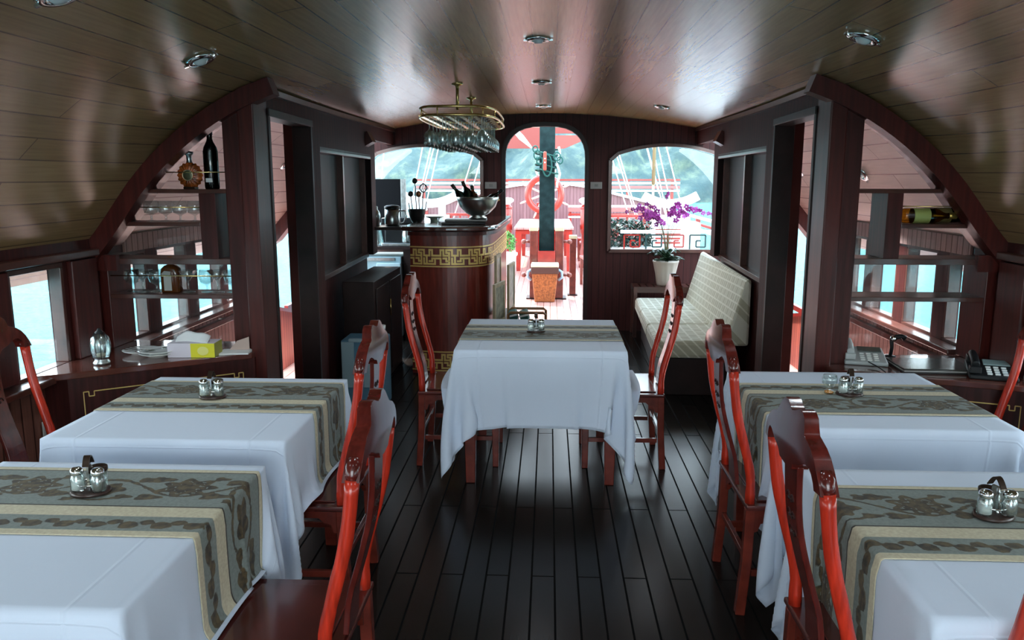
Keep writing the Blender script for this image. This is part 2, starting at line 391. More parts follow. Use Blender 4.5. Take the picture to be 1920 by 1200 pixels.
# ------------------------------------------------ forward bulkhead with door and arched windows
def bulkhead():
    y0, y1 = YB, YB+.07
    def f0(p): return (p[0], y0, p[1])
    def f1(p): return (p[0], y1, p[1])
    dx0, dx1 = -.405, .435; dc = (dx0+dx1)/2; hw = (dx1-dx0)/2
    def door_arc(n=16):       # top of the doorway, rounded shoulders
        pts = []
        for i in range(n+1):
            a = PI-PI*i/n; cx = math.copysign(abs(math.cos(a))**.72, math.cos(a)); pts.append((dc+hw*cx, 1.83+.34*abs(math.sin(a))**.85))
        return pts
    def win_arc(xa, xb, n=14):
        return [(xa+(xb-xa)*i/n, 1.82+.155*math.sin(PI*(.06+.88*i/n))**.8 if 0 < i < n else 1.82) for i in range(n+1)]
    wins = ((-1.86, -.655), (.70, 1.87))
    m = MB()
    top = lambda x: ceil_z(x, YB)+.04
    def strip(xs, lo, hi):     # a vertical board band between two height functions
        for a, b in zip(xs[:-1], xs[1:]):
            vs = []
            for y in (y0, y1): vs += [(a, y, lo(a)), (b, y, lo(b)), (b, y, hi(b)), (a, y, hi(a))]
            m.add(vs, [(0,1,2,3),(7,6,5,4),(0,4,5,1),(1,5,6,2),(2,6,7,3),(3,7,4,0)])
    for (xa, xb) in wins:
        arc = win_arc(xa, xb); ax = [p[0] for p in arc]; az = [p[1] for p in arc]
        strip(ax, lambda x: np.interp(x, ax, az), top)
        strip([xa, xb], lambda x: 0, lambda x: .87)
    da = door_arc(); dxs = [p[0] for p in da]; dzs = [p[1] for p in da]
    strip(dxs, lambda x: np.interp(x, dxs, dzs), top)
    for a, b in ((-2.0, -1.86), (-.655, dx0), (dx1, .70), (1.87, 2.0)): strip(list(np.linspace(a, b, 4)), lambda x: 0, top)
    struct(m, 'wall_front', M_bulk)
    # door casing and window casings
    pts = [(dx0, 0)]+da+[(dx1, 0)]
    c = MB(); n = len(pts)
    for off, ya, yb in ((.045, y0-.02, y0+.0), ):
        outer = []
        for i, (x, z) in enumerate(pts):
            vx, vz = x-dc, max(z-1.6, 0); L = math.hypot(vx, vz) or 1
            outer.append((x+vx/L*off, z+vz/L*off))
        for i in range(n-1):
            a, b, cc, dd = pts[i], pts[i+1], outer[i+1], outer[i]
            vs = [(p[0], yy, p[1]) for yy in (ya, y1) for p in (a, b, cc, dd)]
            c.add(vs, [(0,1,2,3),(7,6,5,4),(0,4,5,1),(1,5,6,2),(2,6,7,3),(3,7,4,0)])
    struct(c, 'door_1', M_blk)
    for k, (xa, xb) in enumerate(wins):
        arc = win_arc(xa, xb); c = MB()
        path = [(xa, .87)]+arc+[(xb, .87), (xa, .87)]
        for a, b in zip(path[:-1], path[1:]):
            c.sweep([(a[0], y0-.008, a[1]), (b[0], y0-.008, b[1])], .035, .03, up=(0,1,0))
        w = struct(c, 'window_%d' % (27+k), M_trim)
        pn = MB(); poly = [(xa, .87)]+arc+[(xb, .87)]
        pn.prism(poly, lambda p: (p[0], y0+.04, p[1]), lambda p: (p[0], y0+.046, p[1])); pn.build('window_pane', G_pane, w)
bulkhead()
for nm, x, lb in (('left', -.56, 'small pale switch plate on the bulkhead left of the forward door'), ('right', .555, 'small pale notice plate on the bulkhead right of the forward door')):
    t = thing('wall_plate', (x, YB-.006, 1.56), lb, 'plate')
    MB().box(-.062, .062, -.006, .006, -.036, .036).build('plate', mat('ivory_plastic', (.20,.18,.17), .4), t, bevel=.003)
    MB().box(-.018, .018, -.011, -.006, -.014, .014).build('rocker', mat('ivory_dark', (.13,.12,.11), .4), t, bevel=.002)

# ------------------------------------------------ recessed lights
LAMP = 1.35
def make_downlight(loc, label, tilt, tilty=0):
    t = thing('downlight', loc, label, 'ceiling light', 'recessed ceiling lights')
    MB().lathe([(.030,0),(.034,-.012),(.052,-.014),(.062,-.007),(.064,0),(.058,.004),(.03,.004)]).build('trim_ring', M_steel, t)
    MB().lathe([(.0001,-.024),(.018,-.022),(.027,-.012),(.028,0),(.0001,0)]).build('bulb', mat('frosted_bulb', (.75,.78,.76), .25), t)
    for a in (0, PI): MB().box(-.012+.06*math.cos(a), .012+.06*math.cos(a), -.006, .006, -.012, -.004).build('clip', M_steel, t)
    t.rotation_euler = (tilt, tilty, 0); E_ = LAMP*(15 if 'passage' in label else 1)
    ld = bpy.data.lights.new('downlight_lamp', 'AREA'); ld.shape = 'DISK'; ld.size = .11; ld.energy = E_; ld.color = (.80, .92, 1.0); ld.spread = math.radians(75 if 'passage' in label else 150)
    lo = bpy.data.objects.new('downlight_lamp', ld); COL.objects.link(lo); lo.parent = t; lo.location = (0, 0, -.03); lo.rotation_euler = (0, -tilty, 0)
    return t
dls = [(0,2.35,'added unseen fill, middle row, just above the camera'), (0,.6,'added unseen fill, middle row, behind the camera'), (-1.27,.9,'added unseen fill, left slope, behind the upper left corner'), (1.25,1.5,'added unseen fill, right slope, above the near right table'), (1.25,-.1,'added unseen fill, right slope, behind the camera'),  # lights listed on this line are unseen, added as fill
       (0,4.1,'middle row, nearest to the camera'), (0,5.85,'middle row, second from the camera'), (0,7.69,'middle row, closest to the forward door'), (1.0,7.0,'far right part of the cabin ceiling near the sofa'),
       (-1.33,3.25,'left slope of the ceiling above the far left table'), (-1.27,2.22,'left slope at the upper left corner of the photo'), (1.21,3.13,'right slope of the ceiling above the far right table'),
       (1.98,5.1,'passage ceiling behind the right hand glass shelves'), (1.95,6.3,'passage ceiling seen through the right side doorway'), (-1.9, 6.0, 'passage ceiling outside the left doorway')]
for i, (x, y, d) in enumerate(dls):
    z = (ceil_z(x, y) if abs(x) < 1.5 else arch(x)); e = .01
    f = (lambda xx: ceil_z(xx, y)) if abs(x) < 1.5 else arch
    make_downlight((x, y, z-.003), 'chrome recessed downlight, '+d, 0, -math.atan((f(x+e)-f(x-e))/(2*e)))

# ------------------------------------------------ glazed shelf units and side counters
def shelf_unit(sg):
    side = 'left' if sg < 0 else 'right'
    t = thing('glazed_shelf_unit', (sg*1.9, 4.1, 0), 'built-in dark wood shelf unit with a glass back under the curved ceiling, %s side' % side, 'shelf')
    def B(mb, x0, x1, y0, y1, z0, z1):
        a, b = sorted((sg*x0, sg*x1)); mb.box(a-sg*1.9, b-sg*1.9, y0-4.1, y1-4.1, z0, z1); return mb
    def xin(z): # inner side of the arch rib at height z
        xs = np.linspace(1.4, 2.4, 200); return float(xs[np.argmin([abs(arch(q)-.06-z) for q in xs])])
    zc = .76 if sg < 0 else .72
    Z = [1.577, 1.412, 1.227, 1.042] if sg < 0 else [1.58, 1.412, 1.243, 1.052]
    xr = 1.56
    xd0, xd1 = (1.62, 1.705) if sg < 0 else (1.70, 1.775)
    B(MB(), xr, xin(Z[0])+.03, 4.0, 4.2, Z[0]-.02, Z[0]).build('shelf_board', M_trim, t, bevel=.002)
    B(MB(), xd1, xin(Z[1])+.03, 4.0, 4.2, Z[1]-.02, Z[1]).build('shelf_board', M_trim, t, bevel=.002)
    B(MB(), 1.56, XH, 4.0, 4.2, Z[2]-.03, Z[2]).build('shelf_board', M_trim, t, bevel=.002)
    B(MB(), 1.56, XH, 4.0, 4.2, Z[3]-.022, Z[3]).build('shelf_board', M_trim, t, bevel=.002)
    B(MB(), xd0, xd1, 4.0, 4.2, Z[2], Z[0]-.02).build('divider', M_dark, t, bevel=.002)
    B(MB(), 2.20, XH, 3.99, 4.22, zc, Z[2]).build('side_stile', M_post, t, bevel=.004)
    B(MB(), 2.14, XH+.06, 3.965, 4.0, Z[2]-.06, Z[2]+.02).build('top_block', M_post, t)
    # glass back, following the arch
    xs = np.linspace(1.556, 2.24, 12); poly = [(1.556, zc), (2.24, zc)]+[(x, min(arch(x)-.03, 9)) for x in xs[::-1]]
    MB().prism(poly, lambda p: (sg*p[0]-sg*1.9, .10, p[1]), lambda p: (sg*p[0]-sg*1.9, .106, p[1])).build('glass_back', G_pane, t)
    # brass gallery rails
    rails = [(Z[0]+.085, 1.56, xin(Z[0]+.09)), (Z[1]+.075, xd1, xin(Z[1]+.08)), (Z[3]+.095, 1.56, 2.2)] if sg < 0 else [(Z[1]+.085, xd1, xin(Z[1])+.02)]
    for z, a, b in rails:
        MB().tube([(sg*a-sg*1.9, -.09, z), (sg*b-sg*1.9, -.09, z)], .0028, 8).build('brass_rail', M_brass, t)
    return Z
ZL = shelf_unit(-1); ZR = shelf_unit(1)

def side_counter(sg):
    side = 'left' if sg < 0 else 'right'
    z = .76 if sg < 0 else .72
    if sg < 0: poly = [(-2.245, 3.36), (-2.13, 3.42), (-1.44, 3.90), (-1.44, 3.95), (-1.556, 3.97), (-1.556, 4.19), (-2.245, 4.19)]
    else: poly = [(2.245, 3.53), (1.44, 3.84), (1.44, 3.95), (1.556, 3.97), (1.556, 4.19), (2.245, 4.19)]
    t = thing('corner_counter', (sg*1.85, 3.9, 0), 'dark glossy corner counter with brass inlaid front, %s of the cabin below the glass shelves' % side, 'counter')
    o = Vector((sg*1.85, 3.9, 0))
    MB().prism(poly, lambda p: (p[0]-o.x, p[1]-o.y, z-.03), lambda p: (p[0]-o.x, p[1]-o.y, z)).build('counter_top', mat('counter_lacquer', (.11,.030,.020), .12, coat=.8, noise=.3, nscale=7), t, bevel=.004)
    ft = poly[1:3] if sg < 0 else poly[0:2]
    inn = [(p[0]+(0 if abs(p[0]) < 1.5 else 0), p[1]+.03) for p in ft]
    body = [inn[0], inn[1], (sg*1.44, 3.95), (sg*1.556, 3.97), (sg*1.556, 4.17), (sg*2.24, 4.17)]
    if sg < 0: body.append((-2.24, 3.45))
    MB().prism(body, lambda p: (p[0]-o.x, p[1]-o.y, 0), lambda p: (p[0]-o.x, p[1]-o.y, z-.03)).build('cabinet', M_dark, t)
    a = Vector((inn[0][0], inn[0][1], 0)); b = Vector((inn[1][0], inn[1][1], 0)); d = (b-a).normalized(); L = (b-a).length
    nrm = Vector((d.y, -d.x, 0)); nrm = nrm if nrm.y < 0 else -nrm
    def Q(s, zz): p = a+d*s+nrm*.004; return (p.x-o.x, p.y-o.y, zz)
    k = .022
    for (s0, s1) in ((.06, L*.5-.03), (L*.5+.03, L-.06)):
        mb = MB()
        zt, zb = z-.10, .14
        path = [(s0+2*k, zt), (s1-2*k, zt)]
        def pl(ps): mb.sweep([Q(*p) for p in ps], .004, .006, up=tuple(nrm))
        for p0, p1 in zip(path[:-1], path[1:]): pl([p0, p1])
        for (sx_, ss) in ((s0, 1), (s1, -1)):
            for zz, zs in ((zt, -1), (zb, 1)):
                ks = [(sx_+ss*2*k, zz), (sx_+ss*2*k, zz-zs*-k), (sx_+ss*k, zz+zs*k), (sx_+ss*k, zz-zs*.4*k), (sx_, zz-zs*.4*k), (sx_, zz+zs*2*k)]
                ks = [(sx_+ss*2*k, zz), (sx_+ss*2*k, zz+zs*k), (sx_+ss*k, zz+zs*k), (sx_+ss*k, zz), (sx_, zz), (sx_, zz+zs*2*k)]
                for p0, p1 in zip(ks[:-1], ks[1:]): pl([p0, p1])
        pl([(s0, zt-2*k), (s0, zb+2*k)]); pl([(s1, zt-2*k), (s1, zb+2*k)]); pl([(s0+2*k, zb), (s1-2*k, zb)])
        mb.build('brass_inlay', M_inlay, t)
    return t
side_counter(-1); side_counter(1)
# ================================================================== TABLES, CLOTHS, RUNNERS
def cloth_mat():
    m = bpy.data.materials.new('white_tablecloth'); m.use_nodes = True; n = m.node_tree.nodes; l = m.node_tree.links
    b = n['Principled BSDF']; b.inputs['Base Color'].default_value = (.68, .77, .91, 1); b.inputs['Roughness'].default_value = .75
    b.inputs['Sheen Weight'].default_value = .15
    t = n.new('ShaderNodeTexCoord'); nz = n.new('ShaderNodeTexNoise'); nz.inputs['Scale'].default_value = 5; nz.inputs['Detail'].default_value = 3
    # pressed fold lines of the laundered cloth: a shallow ridge every third of its width
    s = n.new('ShaderNodeSeparateXYZ'); l.new(t.outputs['UV'], s.inputs[0]); l.new(t.outputs['Object'], nz.inputs[0])
    acc = None
    for ax, sp in (('X', 3.0), ('Y', 4.0)):
        mu = n.new('ShaderNodeMath'); mu.operation = 'MULTIPLY'; mu.inputs[1].default_value = sp; l.new(s.outputs[ax], mu.inputs[0])
        pp = n.new('ShaderNodeMath'); pp.operation = 'PINGPONG'; pp.inputs[1].default_value = .5; l.new(mu.outputs[0], pp.inputs[0])
        mr = n.new('ShaderNodeMapRange'); mr.inputs[1].default_value = 0; mr.inputs[2].default_value = .012; mr.inputs[3].default_value = 1; mr.inputs[4].default_value = 0
        l.new(pp.outputs[0], mr.inputs[0])
        if acc is None: acc = mr
        else:
            a = n.new('ShaderNodeMath'); a.operation = 'MAXIMUM'; l.new(acc.outputs[0], a.inputs[0]); l.new(mr.outputs[0], a.inputs[1]); acc = a
    a = n.new('ShaderNodeMath'); a.operation = 'MULTIPLY_ADD'; a.inputs[1].default_value = .45; l.new(acc.outputs[0], a.inputs[0]); l.new(nz.outputs[0], a.inputs[2])
    bp = n.new('ShaderNodeBump'); bp.inputs['Strength'].default_value = .35; bp.inputs['Distance'].default_value = .012
    l.new(a.outputs[0], bp.inputs['Height']); l.new(bp.outputs[0], b.inputs['Normal'])
    return m
M_cloth = cloth_mat()
def runner_mat():
    m = bpy.data.materials.new('woven_runner'); m.use_nodes = True; n = m.node_tree.nodes; l = m.node_tree.links
    b = n['Principled BSDF']; b.inputs['Roughness'].default_value = .7; b.inputs['Sheen Weight'].default_value = .1
    av = n.new('ShaderNodeAttribute'); av.attribute_name = 'across'; ap = n.new('ShaderNodeAttribute'); ap.attribute_name = 'motif'
    r = n.new('ShaderNodeValToRGB'); r.color_ramp.interpolation = 'CONSTANT'
    cream = (.60,.54,.38,1); dk = (.035,.028,.018,1); fld = (.20,.235,.215,1)
    st = [(0,cream),(.043,dk),(.058,fld),(.595,dk),(.610,cream),(.745,fld),(.93,cream)]
    e = r.color_ramp.elements; e[0].position = 0; e[0].color = cream; e[1].position = .043; e[1].color = dk
    for p, c in st[2:]: q = e.new(p); q.color = c
    l.new(av.outputs['Fac'], r.inputs[0])
    t = n.new('ShaderNodeTexCoord'); nz = n.new('ShaderNodeTexNoise'); nz.inputs['Scale'].default_value = 110; nz.inputs['Detail'].default_value = 2; l.new(t.outputs['Object'], nz.inputs[0])
    n2 = n.new('ShaderNodeTexNoise'); n2.inputs['Scale'].default_value = 45; l.new(t.outputs['Object'], n2.inputs[0])
    ad = n.new('ShaderNodeMath'); ad.operation = 'MULTIPLY_ADD'; ad.inputs[1].default_value = .016; l.new(n2.outputs[0], ad.inputs[0]); l.new(ap.outputs['Fac'], ad.inputs[2])
    mr = n.new('ShaderNodeMapRange'); mr.inputs[1].default_value = .0072; mr.inputs[2].default_value = .0095; l.new(ad.outputs[0], mr.inputs[0])
    # flower colour: olive brown, darker in the middle
    fr = n.new('ShaderNodeValToRGB'); fr.color_ramp.elements[0].position = .35; fr.color_ramp.elements[0].color = (.018,.013,.006,1); fr.color_ramp.elements[1].position = .65; fr.color_ramp.elements[1].color = (.11,.075,.028,1)
    l.new(n2.outputs[0], fr.inputs[0])
    mx = n.new('ShaderNodeMix'); mx.data_type = 'RGBA'; l.new(mr.outputs[0], mx.inputs[0]); l.new(r.outputs[0], mx.inputs[6]); l.new(fr.outputs[0], mx.inputs[7])
    m3 = n.new('ShaderNodeMix'); m3.data_type = 'RGBA'; m3.blend_type = 'OVERLAY'; m3.inputs[0].default_value = .35
    l.new(mx.outputs[2], m3.inputs[6]); l.new(nz.outputs[0], m3.inputs[7]); l.new(m3.outputs[2], b.inputs['Base Color'])
    bp = n.new('ShaderNodeBump'); bp.inputs['Strength'].default_value = .3; bp.inputs['Distance'].default_value = .002; l.new(nz.outputs[0], bp.inputs['Height']); l.new(bp.outputs[0], b.inputs['Normal'])
    return m
M_runner = runner_mat()

def drape(hx, hy, top, drop, N=73, seed=1, boxes=()):
    """a square cloth laid over a table top and let fall: position based dynamics, returns the grid and rest coordinates"""
    rs = np.random.RandomState(seed)
    nO = 22
    def axis(h): return np.concatenate([np.linspace(-h-drop, -h, nO)[:-1], np.linspace(-h, h, 37), np.linspace(h, h+drop, nO)[1:]])
    u, v = axis(hx), axis(hy); N = len(u)
    U, V = np.meshgrid(u, v, indexing='ij'); P = np.stack([U, V, np.full_like(U, top)], -1); P0 = P.copy()
    fixed = (abs(U) <= hx+1e-6) & (abs(V) <= hy+1e-6); w = np.where(fixed, 0., 1.)[..., None]
    # a slight uneven start so that folds differ
    P[..., 2] += np.where(fixed, 0, .004*rs.randn(N, N)); Q = P.copy()
    cons = []; dx = dy = dg = 0
    def sl(a, b, rest, k):
        A = P0[a]; B = P0[b]; n0 = min(A.shape[0], B.shape[0]); n1 = min(A.shape[1], B.shape[1])
        cons.append((a, b, np.linalg.norm(B[:n0, :n1]-A[:n0, :n1], axis=-1, keepdims=True), k))
    for off in (0, 1):
        sl((slice(off, N-1, 2), slice(None)), (slice(off+1, N, 2), slice(None)), dx, 1)
        sl((slice(None), slice(off, N-1, 2)), (slice(None), slice(off+1, N, 2)), dy, 1)
    for off in (0, 1):
        sl((slice(off, N-1, 2), slice(0, N-1)), (slice(off+1, N, 2), slice(1, N)), dg, .35)
        sl((slice(off, N-1, 2), slice(1, N)), (slice(off+1, N, 2), slice(0, N-1)), dg, .35)
    for off in range(4):
        sl((slice(off, N-4, 8), slice(None)), (slice(off+4, N, 8), slice(None)), 4*dx, .06)
        sl((slice(None), slice(off, N-4, 8)), (slice(None), slice(off+4, N, 8)), 4*dy, .06)
    g = np.array([0, 0, -9.8]); dt = 1/70.
    for step in range(230):
        vel = (P-Q)*.955; Q = P.copy(); P = P+(vel+g*dt*dt)*w
        for it in range(9):
            for a, b, rest, k in cons:
                A = P[a]; B = P[b]; n0 = min(A.shape[0], B.shape[0]); n1 = min(A.shape[1], B.shape[1])
                A = A[:n0, :n1]; B = B[:n0, :n1]; wa = w[a][:n0, :n1]; wb = w[b][:n0, :n1]
                d = B-A; L = np.sqrt((d*d).sum(-1, keepdims=True))+1e-9; ws = wa+wb; ws = np.where(ws == 0, 1, ws)
                c = k*(L-rest)/L*d/ws
                A += c*wa; B -= c*wb
            x, y, z = P[..., 0], P[..., 1], P[..., 2]
            ins = (abs(x) < hx+.002) & (abs(y) < hy+.002) & (z < top) & ~fixed
            px_, py_, pz_ = hx+.002-abs(x), hy+.002-abs(y), top-z
            mz = ins & (pz_ <= px_) & (pz_ <= py_); mx_ = ins & ~mz & (px_ <= py_); my_ = ins & ~mz & ~mx_
            for (bx0, bx1, by0, by1, bz) in boxes:
                bi = (x > bx0) & (x < bx1) & (y > by0) & (y < by1) & (z < bz) & (z > bz-.10)
                z = np.where(bi, bz, z)
            P[..., 2] = np.where(mz, top, z); P[..., 0] = np.where(mx_, np.sign(x)*(hx+.002), x); P[..., 1] = np.where(my_, np.sign(y)*(hy+.002), y)
    return P, u, v
def grid_mesh(name, P, m, uv=True):
    N0, N1 = P.shape[:2]
    idx = np.arange(N0*N1).reshape(N0, N1); f = np.stack([idx[:-1,:-1], idx[1:,:-1], idx[1:,1:], idx[:-1,1:]], -1).reshape(-1, 4)
    me = bpy.data.meshes.new(name); me.from_pydata(P.reshape(-1, 3).tolist(), [], f.tolist()); me.update()
    me.polygons.foreach_set('use_smooth', [True]*len(f)); me.materials.append(m)
    if uv:
        ul = me.uv_layers.new(name='UVMap'); vi = np.empty(len(me.loops), int); me.loops.foreach_get('vertex_index', vi)
        ul.data.foreach_set('uv', np.stack([(vi//N1)/(N0-1), (vi % N1)/(N1-1)], -1).astype(np.float32).ravel())
    o = bpy.data.objects.new(name, me); COL.objects.link(o); return o
def sample(P, u, v, uu, vv):
    fi = np.interp(uu, u, np.arange(len(u))); fj = np.interp(vv, v, np.arange(len(v)))
    i = np.minimum(fi.astype(int), len(u)-2); j = np.minimum(fj.astype(int), len(v)-2); a = (fi-i)[:, None, None]; b = (fj-j)[None, :, None]
    g = lambda ii, jj: P[np.ix_(ii, jj)]
    return g(i, j)*(1-a)*(1-b)+g(i+1, j)*a*(1-b)+g(i, j+1)*(1-a)*b+g(i+1, j+1)*a*b
def motif(U, A):
    """signed field of the woven flowers; U along the runner, A across from the wide band's edge (metres)"""
    f = np.full(U.shape, -1.0)
    wide = (A > .030) & (A < .272)
    per = .46; uu = np.mod(U, per); c = .150
    vine = c+.055*np.sin(2*PI*uu/per)
    slope = .055*2*PI/per*np.cos(2*PI*uu/per)
    f = np.maximum(f, .0060-abs(A-vine)/np.sqrt(1+slope**2))
    def flower(cx, cy, r, lobes, sx=1.25):
        best = np.full(U.shape, -1.)
        for sh in (-per, 0, per):
            x = (uu-cx+sh)/sx; y = A-cy; d = np.hypot(x, y); th = np.arctan2(y, x)
            best = np.maximum(best, r*(1+.20*np.cos(lobes*th))-d)
        return best
    def ring(cx, cy, r, wd, a0=0):
        best = np.full(U.shape, -1.)
        for sh in (-per, 0, per):
            x = (uu-cx+sh)/1.2; y = A-cy; d = np.hypot(x, y); th = np.mod(np.arctan2(y, x)-a0, 2*PI)
            best = np.maximum(best, np.where(th < 4.9, wd-abs(d-r), -1))
        return best
    f = np.maximum(f, flower(.115, .140, .060, 7)); f = np.maximum(f, flower(.345, .165, .044, 5))
    f = np.maximum(f, ring(.345, .165, .074, .0060, .6))
    for cx, cy, r in ((.02, .085, .020), (.215, .20, .022), (.25, .10, .020), (.44, .09, .018), (.19, .075, .014), (.03, .215, .020), (.42, .215, .016), (.27, .235, .012)): f = np.maximum(f, flower(cx, cy, r, 3, 1.9))
    # wider medallion rings around the big flowers leave a light line
    fl = flower(.115, .140, .060, 7); f = np.where(abs(fl-.024) < .0026, -.01, f)
    f = np.where(wide, f, -1.)
    nar = (A > .350) & (A < .425); p2 = .085; w2 = np.mod(U, p2)
    g = .0035-abs(A-(.388+.012*np.sin(2*PI*w2/p2))); d = np.hypot((w2-.022)/1.5, A-.395); g = np.maximum(g, .020-d); d = np.hypot((w2-.066)/1.4, A-.378); g = np.maximum(g, .016-d)
    return np.where(nar, g, f)
def make_runner(name, P, u, v, y_wide, direction, hang, hx, label):
    """a folded runner lying across the cloth; y_wide = where its wide-band edge lies, direction +-1 towards the narrow band"""
    tot = hx+hang
    uu = np.linspace(-tot, tot, int(2*tot/.0065)); aa = np.linspace(0, .46, 78); vv = y_wide+direction*aa
    order = np.argsort(vv); G = sample(P, u, v, uu, vv[order]); inv = np.argsort(order); G = G[:, inv]
    du = np.gradient(G, axis=0); dv = np.gradient(G, axis=1); nn = np.cross(du, dv); nn /= np.linalg.norm(nn, axis=-1, keepdims=True)+1e-9
    if nn[len(uu)//2, 39, 2] < 0: nn = -nn
    lift = .0050
    G = G+nn*lift
    o = grid_mesh(name, G, M_runner)
    U, A = np.meshgrid(uu, aa, indexing='ij'); f = motif(U+.31, A)
    at = o.data.attributes.new('motif', 'FLOAT', 'POINT'); at.data.foreach_set('value', f.astype(np.float32).ravel())
    at = o.data.attributes.new('across', 'FLOAT', 'POINT'); at.data.foreach_set('value', (A/.46).astype(np.float32).ravel())
    q = o.modifiers.new('solid', 'SOLIDIFY'); q.thickness = .0015; q.offset = 1
    return tag(o, label, 'table runner', 'table runners')

def make_table(loc, hx, hy, label):
    t = thing('dining_table', (loc[0], loc[1], 0), label, 'table', 'dining tables')
    MB().box(-hx+.014, hx-.014, -hy+.014, hy-.014, .715, .742).build('tabletop', M_tleg, t, bevel=.004)
    a = MB(); e = .06
    for s in (-1, 1): a.box(-hx+e, hx-e, s*(hy-e)-.012, s*(hy-e)+.012, .63, .715); a.box(s*(hx-e)-.012, s*(hx-e)+.012, -hy+e, hy-e, .63, .715)
    a.build('apron', M_tleg, t)
    for sx_ in (-1, 1):
        for sy in (-1, 1): MB().frustum((sx_*(hx-.075), sy*(hy-.075)), .05, .05, .078, .078, 0, .715).build('leg', M_tleg, t, bevel=.004)
    return t
# name, centre, half sizes, where the wide edge of the runner lies, direction, words
TB = [('LB', (-1.26, 3.00), .425, .435, 3.36, -1, 'far left dining table in front of the shelf counter'),
      ('LF', (-1.24, 1.91), .42, .43, 2.285, -1, 'near left dining table at the lower left corner'),
      ('C', (.02, 4.54), .45, .475, 4.33, 1, 'middle dining table standing in front of the bar'),
      ('RB', (1.32, 3.23), .425, .435, 2.97, 1, 'far right dining table in front of the telephone counter'),
      ('RF', (1.27, 1.96), .42, .43, 2.25, -1, 'near right dining table at the lower right corner')]
CH = [((-.44, 4.60), 0, 'red chair left of the middle dining table, beside the bar'),
      ((.48, 4.60), PI, 'red chair right of the middle dining table, near the beige sofa'),
      ((-.915, 2.98), PI, 'red chair on the aisle side of the far left dining table'),
      ((-.69, 1.955), PI, 'large red chair nearest the camera on the left'),
      ((-1.83, 2.97), 0, 'red chair at the left edge between the far left table and the window'),
      ((1.03, 3.06), 0, 'red chair on the aisle side of the far right dining table'),
      ((.98, 1.92), 0, 'large red chair in the right foreground, aisle side of near right table'),
      ((1.84, 3.32), PI, 'red chair at the right edge between the far right table and black phone'),
      ((.72, 1.265), PI, 'dark chair cut off at the lower right corner, only its back edge in view')]
SEED = {'LB': 3, 'LF': 8, 'C': 5, 'RB': 11, 'RF': 14}
for k, (cx, cy), hx, hy, yw, di, wd in TB:
    make_table((cx, cy), hx, hy, 'dark red wooden '+wd)
    drop = .375 if k == 'C' else .27 if k[0] == 'L' else .37
    bx = []
    for (qx, qy), rz, lb in CH:
        if k[0] != 'R' and abs(qy-cy) < .7 and abs(qx-cx) < 1.0: bx.append((qx-cx-.25, qx-cx+.25, qy-cy-.262, qy-cy+.262, .462))
    P, u, v = drape(hx, hy, .747, drop, seed=SEED[k], boxes=bx)
    c = grid_mesh('tablecloth', P, M_cloth); c.location = (cx, cy, 0)
    q = c.modifiers.new('solid', 'SOLIDIFY'); q.thickness = .0012; q.offset = 1
    tag(c, 'white linen cloth draped over the '+wd, 'tablecloth', 'white tablecloths')
    r = make_runner('table_runner', P, u, v, yw-cy, di, (.30 if k == 'C' else .255 if k[0] == 'L' else .33), hx, 'floral runner with cream borders across the '+wd.replace(' dining', ''))
    r.location = (cx, cy, 0)
TOPZ = .7545

